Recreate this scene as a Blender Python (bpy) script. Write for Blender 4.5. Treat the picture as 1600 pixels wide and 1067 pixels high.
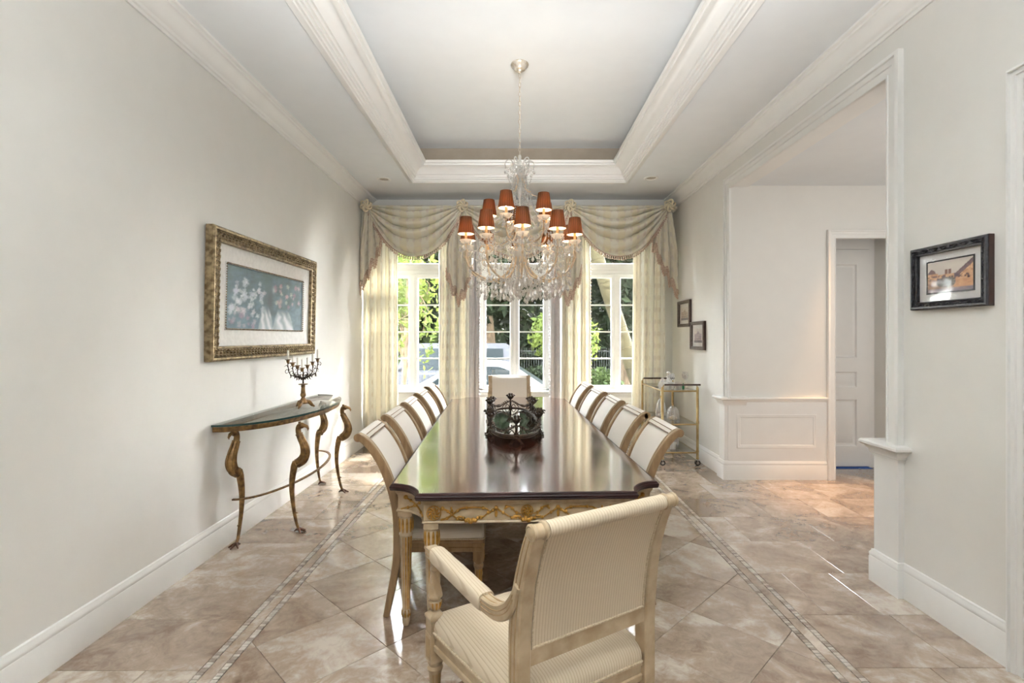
import bpy, bmesh, math, random
import numpy as np
from mathutils import Vector, Matrix
PI = math.pi
R = math.radians
random.seed(7)
scene = bpy.context.scene
for o in list(bpy.data.objects):
    bpy.data.objects.remove(o)
COL = scene.collection

# ------------------------------------------------------------------ camera, sky, sun, big lights, exposure
cam_d = bpy.data.cameras.new('camera')
cam = bpy.data.objects.new('camera', cam_d)
COL.objects.link(cam)
cam.location = (0, 0, 1.5)
cam.rotation_euler = (R(90), 0, 0)
cam_d.sensor_width = 36
cam_d.lens = 18.0
cam_d.shift_x = -0.0025
cam_d.shift_y = -0.0041
cam_d.clip_start = 0.05
cam_d.clip_end = 300
scene.camera = cam

world = bpy.data.worlds.new('world')
scene.world = world
world.use_nodes = True
wn = world.node_tree.nodes
wl = world.node_tree.links
wbg = wn['Background']
sky = wn.new('ShaderNodeTexSky')
sky.sky_type = 'NISHITA'
sky.sun_disc = False
sky.sun_elevation = R(46)
sky.sun_rotation = R(32)
sky.air_density = 1.0
sky.dust_density = 2.0
hs = wn.new('ShaderNodeHueSaturation')
hs.inputs['Saturation'].default_value = 0.30
wl.new(sky.outputs[0], hs.inputs['Color'])
wl.new(hs.outputs[0], wbg.inputs['Color'])
wbg.inputs['Strength'].default_value = 7.0


def light(name, kind, loc, rot=None, energy=100, color=(1, 1, 1), size=None, size_y=None, to=None, spread=None):
    d = bpy.data.lights.new(name, kind)
    d.energy = energy
    d.color = color
    if kind == 'AREA':
        d.shape = 'RECTANGLE'
        d.size = size
        d.size_y = size_y or size
        if spread:
            d.spread = spread
    elif kind == 'POINT' or kind == 'SPOT':
        d.shadow_soft_size = size or 0.05
    o = bpy.data.objects.new(name, d)
    COL.objects.link(o)
    o.location = loc
    if to is not None:
        o.rotation_euler = (Vector(to) - Vector(loc)).to_track_quat('-Z', 'Y').to_euler()
    elif rot:
        o.rotation_euler = rot
    return o


sun = light('sun', 'SUN', (6, 16, 14), energy=8.0, color=(1.0, 0.93, 0.80), to=(6 - 0.57, 16 - 0.9, 14 - 1.2))
sun.data.angle = R(0.6)
# unseen fill lamps added behind camera and in the hall, plus the hall downlight
light('added_fill', 'AREA', (0.1, -0.7, 2.2), energy=82, color=(1.0, 0.99, 0.975), size=1.2, size_y=0.9, to=(0.1, 0.0, 2.925), spread=R(84))
light('added_hall_fill', 'AREA', (3.8, 2.6, 1.9), energy=11, color=(1.0, 0.96, 0.92), size=1.8, size_y=2.0, to=(3.6, 5.4, 2.2))
hl = light('hall_downlight', 'SPOT', (3.35, 5.25, 3.06), energy=170, color=(1.0, 0.52, 0.19), size=0.05, to=(3.15, 4.75, 0))
hl.data.spot_size = R(38)
hl.data.spot_blend = 0.9

vs = scene.view_settings
vs.view_transform = 'Standard'
vs.look = 'None'
vs.gamma = 1.0
vs.exposure = 1.42
vs.use_curve_mapping = False
scene.cycles.max_bounces = 10
scene.cycles.transparent_max_bounces = 24
scene.cycles.transmission_bounces = 8
scene.cycles.caustics_reflective = False
scene.cycles.caustics_refractive = False
scene.cycles.sample_clamp_indirect = 6.0
scene.cycles.use_denoising = True

# ------------------------------------------------------------------ materials
MATS = {}


def srgb(r, g, b):
    f = lambda c: c / 12.92 if c <= 0.04045 else ((c + 0.055) / 1.055) ** 2.4
    return (f(r / 255), f(g / 255), f(b / 255), 1)


class NT:
    def __init__(s, name):
        s.m = bpy.data.materials.new(name)
        s.m.use_nodes = True
        s.n = s.m.node_tree.nodes
        s.l = s.m.node_tree.links
        s.b = s.n['Principled BSDF']
        s.out = s.n['Material Output']

    def node(s, t, **kw):
        nd = s.n.new(t)
        for k, v in kw.items():
            if hasattr(nd, k) and k not in nd.inputs:
                setattr(nd, k, v)
            else:
                nd.inputs[k].default_value = v
        return nd

    def link(s, a, b):
        s.l.new(a, b)

    def ramp(s, fac, stops):
        r = s.n.new('ShaderNodeValToRGB')
        e = r.color_ramp.elements
        e[0].position, e[0].color = stops[0]
        e[1].position, e[1].color = stops[-1]
        for p, c in stops[1:-1]:
            x = e.new(p)
            x.color = c
        s.link(fac, r.inputs[0])
        return r.outputs[0]

    def coord(s, kind='Object', scale=(1, 1, 1)):
        tc = s.n.new('ShaderNodeTexCoord')
        mp = s.n.new('ShaderNodeMapping')
        mp.inputs['Scale'].default_value = scale
        s.link(tc.outputs[kind], mp.inputs[0])
        return mp.outputs[0]

    def bump(s, h, strength=0.3, dist=0.01):
        b = s.n.new('ShaderNodeBump')
        b.inputs['Strength'].default_value = strength
        b.inputs['Distance'].default_value = dist
        s.link(h, b.inputs['Height'])
        s.link(b.outputs[0], s.b.inputs['Normal'])


def mat(name, c1, c2=None, rough=0.5, metal=0.0, scale=20, bump=0.0, coat=0.0, stretch=(1, 1, 1), spec=0.5, detail=4):
    t = NT(name)
    t.b.inputs['Roughness'].default_value = rough
    t.b.inputs['Metallic'].default_value = metal
    t.b.inputs['Coat Weight'].default_value = coat
    t.b.inputs['Coat Roughness'].default_value = 0.08
    t.b.inputs['Specular IOR Level'].default_value = spec
    c2 = c2 or tuple(min(1, x * 0.93) for x in c1[:3]) + (1,)
    nz = t.node('ShaderNodeTexNoise', Scale=scale, Detail=detail)
    t.link(t.coord('Object', stretch), nz.inputs['Vector'])
    t.link(t.ramp(nz.outputs['Fac'], [(0.35, c1), (0.65, c2)]), t.b.inputs['Base Color'])
    if bump:
        t.bump(nz.outputs['Fac'], bump, 0.004)
    MATS[name] = t.m
    return t.m


mat('wall_paint', srgb(233, 232, 227), srgb(231, 230, 225), 0.6, scale=6, bump=0.03)
mat('ceiling_paint', srgb(236, 240, 242), srgb(234, 238, 240), 0.7, scale=6)
mat('trim_paint', srgb(240, 240, 237), srgb(238, 238, 235), 0.32, scale=8)
mat('tray_shadow_paint', srgb(160, 149, 134), srgb(154, 143, 128), 0.7, scale=6)  # shade of the tray recess put into this colour
mat('outside_wall', srgb(200, 196, 186), None, 0.8, scale=9)
mat('cream_paint', srgb(182, 164, 136), srgb(158, 137, 107), 0.38, scale=14, bump=0.05)
mat('cream_dark', srgb(172, 146, 108), srgb(150, 124, 88), 0.4, scale=20)
mat('taupe_wood', srgb(143, 116, 83), srgb(122, 96, 66), 0.35, scale=14, stretch=(3, 3, 0.6))
mat('gilt', srgb(178, 136, 62), srgb(140, 100, 38), 0.4, 0.55, scale=40, bump=0.15)
mat('gold_frame', srgb(168, 150, 116), srgb(96, 78, 52), 0.36, 0.6, scale=30, bump=0.2)
mat('antique_gold', srgb(152, 118, 72), srgb(92, 68, 42), 0.42, 0.55, scale=26, bump=0.15)
mat('claw_bronze', srgb(96, 62, 42), srgb(62, 42, 30), 0.4, 0.7, scale=26)
mat('dark_bronze', srgb(74, 58, 44), srgb(32, 25, 20), 0.36, 0.7, scale=40, bump=0.1)
mat('brass', srgb(184, 162, 116), srgb(160, 134, 88), 0.3, 0.7, scale=10)
mat('black_bar', srgb(58, 38, 26), srgb(44, 30, 22), 0.3, scale=20)
mat('rubber', srgb(30, 28, 27), None, 0.6)
mat('chrome', srgb(200, 200, 200), None, 0.15, 1.0)
mat('black_frame', srgb(52, 54, 60), srgb(30, 30, 34), 0.3, 0.2, scale=60, bump=0.25)
mat('brown_side', srgb(52, 28, 20), srgb(40, 22, 16), 0.45, scale=20)
mat('grey_brown_frame', srgb(104, 92, 84), srgb(70, 58, 50), 0.4, scale=60)
mat('mat_board', srgb(226, 224, 222), srgb(220, 218, 216), 0.7, scale=30)
mat('liner_white', srgb(232, 230, 226), srgb(222, 220, 216), 0.6, scale=30)
mat('wax', srgb(244, 240, 230), None, 0.4)
mat('pale_metal', srgb(206, 200, 190), srgb(178, 164, 142), 0.35, 0.5, scale=30)
mat('arm_gold', srgb(222, 206, 182), srgb(200, 172, 136), 0.35, 0.3, scale=24)
mat('blue_tape', srgb(44, 92, 170), None, 0.6)
mat('rosette_cloth', srgb(236, 226, 200), srgb(222, 208, 178), 0.8, scale=20)
mat('fringe_rose', srgb(224, 204, 186), srgb(192, 162, 140), 0.8, scale=60)
mat('cord_rose', srgb(196, 172, 158), srgb(176, 150, 136), 0.8, scale=80)
mat('mosaic_light', srgb(206, 198, 188), srgb(182, 172, 160), 0.3, scale=30)
mat('mosaic_dark', srgb(166, 152, 138), srgb(140, 126, 114), 0.3, scale=30)
mat('grout', srgb(150, 130, 112), srgb(136, 116, 98), 0.8, scale=60)
mat('bark', srgb(92, 78, 62), srgb(56, 46, 36), 0.9, spec=0.03, scale=9, bump=0.6, stretch=(2, 2, 0.5))
mat('pale_bark', srgb(48, 44, 31), srgb(32, 29, 19), 0.85, spec=0.03, scale=7, bump=0.3, stretch=(1, 1, 4))
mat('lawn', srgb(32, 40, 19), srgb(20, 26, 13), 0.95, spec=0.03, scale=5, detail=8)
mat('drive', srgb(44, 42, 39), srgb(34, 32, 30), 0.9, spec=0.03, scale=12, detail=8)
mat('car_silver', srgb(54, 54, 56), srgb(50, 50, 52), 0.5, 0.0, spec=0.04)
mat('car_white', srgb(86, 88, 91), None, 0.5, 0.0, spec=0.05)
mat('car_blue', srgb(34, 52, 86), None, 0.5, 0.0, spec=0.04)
mat('car_glass', srgb(20, 25, 26), srgb(16, 20, 21), 0.3, spec=0.06)
mat('tyre', srgb(26, 26, 26), None, 0.8)
mat('fence_iron', srgb(28, 32, 30), None, 0.5)
mat('green_glassy', srgb(20, 110, 70), None, 0.1)


def leaf_mat(name, c1, c2, trans=0.35):
    t = NT(name)
    nz = t.node('ShaderNodeTexNoise', Scale=1.3, Detail=5.0)
    t.link(t.coord('Object'), nz.inputs['Vector'])
    col = t.ramp(nz.outputs['Fac'], [(0.35, c1), (0.65, c2)])
    t.link(col, t.b.inputs['Base Color'])
    t.b.inputs['Roughness'].default_value = 0.6
    t.b.inputs['Specular IOR Level'].default_value = 0.06
    tr = t.node('ShaderNodeBsdfTranslucent')
    t.link(col, tr.inputs['Color'])
    mx = t.node('ShaderNodeMixShader', Fac=trans)
    t.link(t.b.outputs[0], mx.inputs[1])
    t.link(tr.outputs[0], mx.inputs[2])
    t.link(mx.outputs[0], t.out.inputs[0])
    MATS[name] = t.m


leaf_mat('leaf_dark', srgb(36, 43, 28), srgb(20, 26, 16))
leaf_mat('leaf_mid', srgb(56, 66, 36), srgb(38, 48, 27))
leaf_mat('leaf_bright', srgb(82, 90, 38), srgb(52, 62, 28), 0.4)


def thin_glass(name, tint=(1, 1, 1, 1), rough=0.0, ior=1.45):
    t = NT(name)
    t.n.remove(t.b)
    # both faces of a thin pane reflect like its front face
    fr = t.node('ShaderNodeFresnel')
    ge = t.node('ShaderNodeNewGeometry')
    mr = t.node('ShaderNodeMapRange')
    mr.inputs[3].default_value = ior
    mr.inputs[4].default_value = 1.0 / ior
    t.link(ge.outputs['Backfacing'], mr.inputs[0])
    t.link(mr.outputs[0], fr.inputs['IOR'])
    tr = t.node('ShaderNodeBsdfTransparent', Color=tint)
    gl = t.node('ShaderNodeBsdfGlossy', Roughness=rough)
    mx = t.node('ShaderNodeMixShader')
    t.link(fr.outputs[0], mx.inputs[0])
    t.link(tr.outputs[0], mx.inputs[1])
    t.link(gl.outputs[0], mx.inputs[2])
    t.link(mx.outputs[0], t.out.inputs[0])
    MATS[name] = t.m
    return t


thin_glass('window_glass', (0.97, 0.98, 0.97, 1))
thin_glass('picture_glass', (0.99, 0.99, 0.99, 1), 0.04, 1.16)
thin_glass('table_glass', (0.97, 0.985, 0.98, 1), 0.0, 1.6)
mat('glass_edge', srgb(36, 66, 66), None, 0.1)


def crystal(name, w_tr, w_gl, w_re):
    """cut lead crystal: part clear, part mirror-like, part refracting, the rest a bright sparkle of scattered light"""
    t = NT(name)
    t.n.remove(t.b)
    tr = t.node('ShaderNodeBsdfTransparent', Color=(0.98, 0.98, 0.99, 1))
    gl = t.node('ShaderNodeBsdfGlossy', Roughness=0.06)
    re = t.node('ShaderNodeBsdfRefraction', IOR=1.3, Roughness=0.05)
    df = t.node('ShaderNodeBsdfDiffuse', Color=(0.97, 0.95, 0.91, 1))
    tl = t.node('ShaderNodeBsdfTranslucent', Color=(0.98, 0.96, 0.92, 1))
    cur = t.node('ShaderNodeMixShader', Fac=0.6)
    t.link(df.outputs[0], cur.inputs[1])
    t.link(tl.outputs[0], cur.inputs[2])
    tot = 1 - w_tr - w_gl - w_re
    for sh, w in ((re, w_re), (gl, w_gl), (tr, w_tr)):
        tot += w
        mx = t.node('ShaderNodeMixShader', Fac=w / tot)
        t.link(cur.outputs[0], mx.inputs[1])
        t.link(sh.outputs[0], mx.inputs[2])
        cur = mx
    t.link(cur.outputs[0], t.out.inputs[0])
    MATS[name] = t.m


crystal('crystal', 0.26, 0.20, 0.02)
crystal('glassware', 0.74, 0.16, 0.0)
crystal('crystal_body', 0.20, 0.16, 0.02)


def mk_travertine():
    t = NT('travertine')
    tc = t.node('ShaderNodeTexCoord')
    oi = t.node('ShaderNodeObjectInfo')
    off = t.node('ShaderNodeVectorMath', operation='SCALE')
    off.inputs[0].default_value = (37.0, 91.0, 53.0)
    t.link(oi.outputs['Random'], off.inputs['Scale'])
    add = t.node('ShaderNodeVectorMath', operation='ADD')
    t.link(tc.outputs['Object'], add.inputs[0])
    t.link(off.outputs[0], add.inputs[1])
    n1 = t.node('ShaderNodeTexNoise', Scale=2.6, Detail=9.0, Roughness=0.62, Distortion=0.9)
    t.link(add.outputs[0], n1.inputs['Vector'])
    n2 = t.node('ShaderNodeTexNoise', Scale=16.0, Detail=8.0, Roughness=0.7, Distortion=1.2)
    t.link(add.outputs[0], n2.inputs['Vector'])
    m1 = t.node('ShaderNodeMath', operation='MULTIPLY_ADD')
    t.link(n2.outputs['Fac'], m1.inputs[0])
    m1.inputs[1].default_value = 0.42
    t.link(n1.outputs['Fac'], m1.inputs[2])
    m2 = t.node('ShaderNodeMath', operation='MULTIPLY_ADD')
    t.link(oi.outputs['Random'], m2.inputs[0])
    m2.inputs[1].default_value = 0.15
    t.link(m1.outputs[0], m2.inputs[2])
    col = t.ramp(m2.outputs[0], [(0.50, srgb(102, 81, 63)), (0.64, srgb(134, 112, 93)), (0.80, srgb(164, 145, 127)), (0.97, srgb(204, 192, 178))])
    t.link(col, t.b.inputs['Base Color'])
    rr = t.node('ShaderNodeMapRange')
    t.link(n2.outputs['Fac'], rr.inputs[0])
    rr.inputs[3].default_value = 0.10
    rr.inputs[4].default_value = 0.30
    t.link(rr.outputs[0], t.b.inputs['Roughness'])
    t.b.inputs['Specular IOR Level'].default_value = 0.85
    t.b.inputs['Coat Weight'].default_value = 0.7
    t.b.inputs['Coat Roughness'].default_value = 0.14
    t.b.inputs['Coat IOR'].default_value = 1.7
    v = t.node('ShaderNodeTexVoronoi', Scale=55.0)
    t.link(add.outputs[0], v.inputs['Vector'])
    t.bump(n2.outputs['Fac'], 0.04, 0.004)
    MATS['travertine'] = t.m


mk_travertine()


def mk_mahogany():
    t = NT('mahogany')
    nz = t.node('ShaderNodeTexNoise', Scale=7.0, Detail=7.0, Distortion=0.6)
    t.link(t.coord('Object', (9, 0.9, 4)), nz.inputs['Vector'])
    t.link(t.ramp(nz.outputs['Fac'], [(0.3, srgb(44, 20, 14)), (0.55, srgb(78, 38, 24)), (0.75, srgb(98, 52, 32))]), t.b.inputs['Base Color'])
    t.b.inputs['Roughness'].default_value = 0.16
    t.b.inputs['Specular IOR Level'].default_value = 0.9
    t.b.inputs['Coat Weight'].default_value = 1.0
    t.b.inputs['Coat Roughness'].default_value = 0.10
    t.b.inputs['Coat IOR'].default_value = 2.4
    MATS['mahogany'] = t.m


mk_mahogany()
mat('mahogany_edge', srgb(44, 18, 16), srgb(26, 10, 10), 0.4, spec=0.3, coat=0.0, scale=12, stretch=(0.5, 3, 3))


def mk_fabric(name, c1, c2, scale):
    t = NT(name)
    w = t.node('ShaderNodeTexWave', Scale=scale, Distortion=0.0)
    w.wave_type = 'BANDS'
    w.bands_direction = 'X'
    t.link(t.coord('Object'), w.inputs['Vector'])
    t.link(t.ramp(w.outputs['Fac'], [(0.02, c1), (0.22, c2)]), t.b.inputs['Base Color'])
    t.b.inputs['Roughness'].default_value = 0.75
    t.b.inputs['Sheen Weight'].default_value = 0.2
    t.bump(w.outputs['Fac'], 0.15, 0.003)
    MATS[name] = t.m


mk_fabric('stripe_fabric', srgb(186, 168, 141), srgb(206, 191, 166), 30)
mk_fabric('side_fabric', srgb(234, 228, 217), srgb(240, 235, 226), 30)
mat('piping', srgb(206, 192, 166), srgb(180, 164, 136), 0.7, scale=150, bump=0.3)


def mk_curtain(name, base, stripe, dot, trans):
    t = NT(name)
    uv = t.coord('UV')
    v = t.node('ShaderNodeTexVoronoi', Scale=11.0, Randomness=0.0)
    t.link(t.coord('UV', (1, 0.55, 1)), v.inputs['Vector'])
    fac = t.ramp(v.outputs['Distance'], [(0.15, (1, 1, 1, 1)), (0.26, (0, 0, 0, 1))])
    w = t.node('ShaderNodeTexWave', Scale=1.6, Distortion=0.3)
    w.bands_direction = 'X'
    t.link(uv, w.inputs['Vector'])
    b2 = t.ramp(w.outputs['Fac'], [(0.35, base), (0.65, stripe)])
    mx = t.node('ShaderNodeMix', data_type='RGBA')
    t.link(fac, mx.inputs[0])
    t.link(b2, mx.inputs[6])
    mx.inputs[7].default_value = dot
    t.link(mx.outputs[2], t.b.inputs['Base Color'])
    t.b.inputs['Roughness'].default_value = 0.7
    tr = t.node('ShaderNodeBsdfTranslucent')
    t.link(mx.outputs[2], tr.inputs['Color'])
    ms = t.node('ShaderNodeMixShader', Fac=trans)
    t.link(t.b.outputs[0], ms.inputs[1])
    t.link(tr.outputs[0], ms.inputs[2])
    t.link(ms.outputs[0], t.out.inputs[0])
    MATS[name] = t.m


mk_curtain('curtain_cloth', srgb(250, 248, 240), srgb(249, 244, 230), srgb(239, 233, 222), 0.36)
mk_curtain('swag_cloth', srgb(249, 245, 231), srgb(247, 240, 218), srgb(240, 231, 218), 0.14)
mk_curtain('jabot_cloth', srgb(246, 241, 226), srgb(243, 235, 214), srgb(234, 226, 212), 0.10)
mat('sheer_white', srgb(240, 238, 238), srgb(232, 230, 230), 0.8, scale=20)


def mk_shade():
    t = NT('shade_cloth')
    w = t.node('ShaderNodeTexWave', Scale=22.0, Distortion=2.0)
    w.bands_direction = 'X'
    t.link(t.coord('Object'), w.inputs['Vector'])
    c = t.ramp(w.outputs['Fac'], [(0.2, srgb(92, 58, 32)), (0.8, srgb(122, 82, 46))])
    t.link(c, t.b.inputs['Base Color'])
    t.b.inputs['Roughness'].default_value = 0.6
    tr = t.node('ShaderNodeBsdfTranslucent')
    c2 = t.ramp(w.outputs['Fac'], [(0.2, srgb(160, 106, 56)), (0.8, srgb(190, 134, 76))])
    t.link(c2, tr.inputs['Color'])
    ms = t.node('ShaderNodeMixShader', Fac=0.4)
    t.link(t.b.outputs[0], ms.inputs[1])
    t.link(tr.outputs[0], ms.inputs[2])
    t.link(ms.outputs[0], t.out.inputs[0])
    MATS['shade_cloth'] = t.m
    e = NT('bulb_glow')
    e.b.inputs['Base Color'].default_value = (1, 0.8, 0.6, 1)
    e.b.inputs['Emission Color'].default_value = (1.0, 0.80, 0.56, 1)
    e.b.inputs['Emission Strength'].default_value = 60.0
    MATS['bulb_glow'] = e.m


mk_shade()
leaf_mat('shade_lining', srgb(250, 236, 216), srgb(246, 230, 208), 0.4)
mat('candle_sleeve', srgb(236, 196, 140), srgb(226, 184, 126), 0.5)


def mk_mirror():
    t = NT('mirror')
    t.b.inputs['Base Color'].default_value = (0.86, 0.87, 0.88, 1)
    t.b.inputs['Metallic'].default_value = 1.0
    t.b.inputs['Roughness'].default_value = 0.04
    MATS['mirror'] = t.m


mk_mirror()


def mk_print():
    t = NT('printed_picture')
    a = t.node('ShaderNodeVertexColor', layer_name='print')
    t.link(a.outputs[0], t.b.inputs['Base Color'])
    t.b.inputs['Roughness'].default_value = 0.45
    MATS['printed_picture'] = t.m


mk_print()

# ------------------------------------------------------------------ mesh helpers


class MB:
    def __init__(s):
        s.v, s.f, s.mi, s.uv = [], [], [], {}

    def add(s, vs, fs, m=0, M=None):
        b = len(s.v)
        if M is not None:
            vs = [M @ Vector(p) for p in vs]
        s.v += [tuple(p) for p in vs]
        s.f += [tuple(i + b for i in f) for f in fs]
        s.mi += ([m] * len(fs)) if isinstance(m, int) else list(m)
        return b

    def box(s, lo, hi, m=0, M=None):
        (a, b, c), (d, e, f) = lo, hi
        vs = [(a, b, c), (d, b, c), (d, e, c), (a, e, c), (a, b, f), (d, b, f), (d, e, f), (a, e, f)]
        s.add(vs, [(0, 3, 2, 1), (4, 5, 6, 7), (0, 1, 5, 4), (1, 2, 6, 5), (2, 3, 7, 6), (3, 0, 4, 7)], m, M)
        return s

    def prism(s, poly, h0, h1, mp=lambda a, b, h: (a, b, h), m=0, M=None):
        n = len(poly)
        vs = [mp(a, b, h0) for a, b in poly] + [mp(a, b, h1) for a, b in poly]
        fs = [tuple(range(n))[::-1], tuple(range(n, 2 * n))]
        fs += [(i, (i + 1) % n, n + (i + 1) % n, n + i) for i in range(n)]
        s.add(vs, fs, m, M)
        return s

    def lathe(s, prof, seg=16, c=(0, 0, 0), m=0, M=None, flute=0, depth=0.0, mflute=None, fz=None):
        vs, fs, ms = [], [], []
        n = len(prof)
        for j, (r, z) in enumerate(prof):
            for i in range(seg):
                rr = r
                if flute and (fz is None or fz[0] <= z <= fz[1]):
                    if (i * flute * 2 // seg) % 2 == 0:
                        rr = r * (1 - depth)
                a = 2 * PI * i / seg
                vs.append((c[0] + rr * math.cos(a), c[1] + rr * math.sin(a), c[2] + z))
        for j in range(n - 1):
            for i in range(seg):
                k = (i + 1) % seg
                fs.append((j * seg + i, j * seg + k, (j + 1) * seg + k, (j + 1) * seg + i))
                mm = m
                if mflute is not None and fz[0] <= prof[j][1] and prof[j + 1][1] <= fz[1]:
                    if (i * flute * 2 // seg) % 2 == 0:
                        mm = mflute
                ms.append(mm)
        if prof[0][0] > 1e-5:
            fs.append(tuple(range(seg))[::-1]); ms.append(m)
        if prof[-1][0] > 1e-5:
            fs.append(tuple((n - 1) * seg + i for i in range(seg))); ms.append(m)
        s.add(vs, fs, ms, M)
        return s

    def tube(s, pts, r, seg=8, m=0, M=None, closed=False, caps=True, flat=None):
        pts = [Vector(p) for p in pts]
        n = len(pts)
        rs = r if isinstance(r, (list, tuple)) else [r] * n
        tans = []
        for i in range(n):
            if closed:
                t = pts[(i + 1) % n] - pts[i - 1]
            else:
                t = pts[min(i + 1, n - 1)] - pts[max(i - 1, 0)]
            tans.append(t.normalized() if t.length > 1e-9 else Vector((0, 0, 1)))
        up = Vector((0, 0, 1)) if abs(tans[0].z) < 0.9 else Vector((1, 0, 0))
        nrm = (up - tans[0] * up.dot(tans[0])).normalized()
        vs, fs = [], []
        for i in range(n):
            nrm = nrm - tans[i] * nrm.dot(tans[i])
            nrm = nrm.normalized() if nrm.length > 1e-6 else tans[i].orthogonal().normalized()
            bn = tans[i].cross(nrm)
            fl = flat or (1, 1)
            for k in range(seg):
                a = 2 * PI * k / seg
                vs.append(pts[i] + nrm * (rs[i] * fl[0] * math.cos(a)) + bn * (rs[i] * fl[1] * math.sin(a)))
        lim = n if closed else n - 1
        for i in range(lim):
            j = (i + 1) % n
            for k in range(seg):
                q = (k + 1) % seg
                fs.append((i * seg + k, i * seg + q, j * seg + q, j * seg + k))
        if caps and not closed:
            fs.append(tuple(range(seg))[::-1])
            fs.append(tuple((n - 1) * seg + k for k in range(seg)))
        s.add(vs, fs, m, M)
        return s

    def ball(s, c, r, seg=8, rings=5, m=0, M=None):
        rx, ry, rz = (r, r, r) if not isinstance(r, (tuple, list)) else r
        vs = [(0, 0, -1)]
        for j in range(1, rings):
            b = -PI / 2 + PI * j / rings
            for i in range(seg):
                a = 2 * PI * i / seg
                vs.append((math.cos(b) * math.cos(a), math.cos(b) * math.sin(a), math.sin(b)))
        vs.append((0, 0, 1))
        fs = [(0, 1 + (i + 1) % seg, 1 + i) for i in range(seg)]
        for j in range(rings - 2):
            for i in range(seg):
                k = (i + 1) % seg
                a = 1 + j * seg
                fs.append((a + i, a + k, a + seg + k, a + seg + i))
        a = 1 + (rings - 2) * seg
        fs += [(a + i, a + (i + 1) % seg, len(vs) - 1) for i in range(seg)]
        T = Matrix.Translation(Vector(c)) @ Matrix.Diagonal((rx, ry, rz, 1))
        s.add(vs, fs, m, (M @ T) if M is not None else T)
        return s

    def drop(s, top, L, w, m=0, seg=6):
        # faceted hanging crystal from point top downwards
        x, y, z = top
        vs = [(x, y, z)]
        for zz, ww in ((-0.30 * L, w * 0.55), (-0.68 * L, w)):
            for i in range(seg):
                a = 2 * PI * i / seg
                vs.append((x + ww * math.cos(a), y + ww * math.sin(a), z + zz))
        vs.append((x, y, z - L))
        fs = [(0, 1 + i, 1 + (i + 1) % seg) for i in range(seg)]
        fs += [(1 + i, 1 + seg + i, 1 + seg + (i + 1) % seg, 1 + (i + 1) % seg) for i in range(seg)]
        fs += [(1 + seg + i, 1 + 2 * seg, 1 + seg + (i + 1) % seg) for i in range(seg)]
        s.add(vs, fs, m)
        return s

    def sweep(s, path, prof, closed=False, mp=lambda a, b, h: (a, b, h), m=0, M=None):
        """profile (offset to the left of the path, height) swept along a flat path with mitred corners"""
        n, k = len(path), len(prof)
        vs = []
        for i in range(n):
            p = Vector(path[i])
            d0 = (p - Vector(path[i - 1])) if (closed or i > 0) else None
            d1 = (Vector(path[(i + 1) % n]) - p) if (closed or i < n - 1) else None
            d0 = (d0 if d0 is not None else d1).normalized()
            d1 = (d1 if d1 is not None else d0).normalized()
            n0 = Vector((-d0.y, d0.x))
            n1 = Vector((-d1.y, d1.x))
            mi = n0 + n1
            mi = mi / max(0.2, mi.dot(n0))
            for off, h in prof:
                q = p + mi * off
                vs.append(mp(q.x, q.y, h))
        fs = []
        for i in range(n if closed else n - 1):
            j = (i + 1) % n
            for a in range(k):
                b = (a + 1) % k
                fs.append((i * k + a, j * k + a, j * k + b, i * k + b))
        if not closed:
            fs.append(tuple(range(k)))
            fs.append(tuple((n - 1) * k + a for a in range(k))[::-1])
        s.add(vs, fs, m, M)
        return s

    def layers(s, outline, levels, m=0, M=None, capm=None, soft=False):
        """stack of inset copies of a closed outline: levels = [(inset, z), ...]; both ends capped"""
        n = len(outline)
        vs, fs, ms = [], [], []
        for d, z in levels:
            vs += [(a, b, z) for a, b in (shrink(outline, d) if soft else inset(outline, d))]
        for j in range(len(levels) - 1):
            for i in range(n):
                k = (i + 1) % n
                fs.append((j * n + i, j * n + k, (j + 1) * n + k, (j + 1) * n + i)); ms.append(m)
        fs.append(tuple(range(n))[::-1]); ms.append(m)
        fs.append(tuple((len(levels) - 1) * n + i for i in range(n))); ms.append(m if capm is None else capm)
        s.add(vs, fs, ms, M)
        return s

    def grid(s, fn, nu, nv, m=0, uvs=None):
        """surface fn(u,v) -> xyz for u,v in 0..1; keeps uv"""
        b = len(s.v)
        vs = []
        for j in range(nv + 1):
            for i in range(nu + 1):
                vs.append(fn(i / nu, j / nv))
        fs = [(j * (nu + 1) + i, j * (nu + 1) + i + 1, (j + 1) * (nu + 1) + i + 1, (j + 1) * (nu + 1) + i) for j in range(nv) for i in range(nu)]
        s.add(vs, fs, m)
        if uvs:
            for j in range(nv + 1):
                for i in range(nu + 1):
                    s.uv[b + j * (nu + 1) + i] = uvs(i / nu, j / nv)
        return s

    def build(s, name, mats, parent=None, loc=None, smooth=True, angle=38, recalc=True):
        me = bpy.data.meshes.new(name)
        me.from_pydata(s.v, [], s.f)
        if not isinstance(mats, (list, tuple)):
            mats = [mats]
        for k in mats:
            me.materials.append(MATS[k] if isinstance(k, str) else k)
        if len(mats) > 1:
            me.polygons.foreach_set('material_index', s.mi)
        if s.uv:
            ul = me.uv_layers.new(name='UVMap')
            for lp in me.loops:
                ul.data[lp.index].uv = s.uv.get(lp.vertex_index, (0, 0))
        if recalc:
            bm = bmesh.new()
            bm.from_mesh(me)
            bmesh.ops.recalc_face_normals(bm, faces=bm.faces)
            bm.to_mesh(me)
            bm.free()
        if smooth:
            me.polygons.foreach_set('use_smooth', [True] * len(me.polygons))
            me.set_sharp_from_angle(angle=R(angle))
        me.update()
        o = bpy.data.objects.new(name, me)
        COL.objects.link(o)
        if parent is not None:
            o.parent = parent
        if loc is not None:
            o.location = loc
        return o


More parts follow.
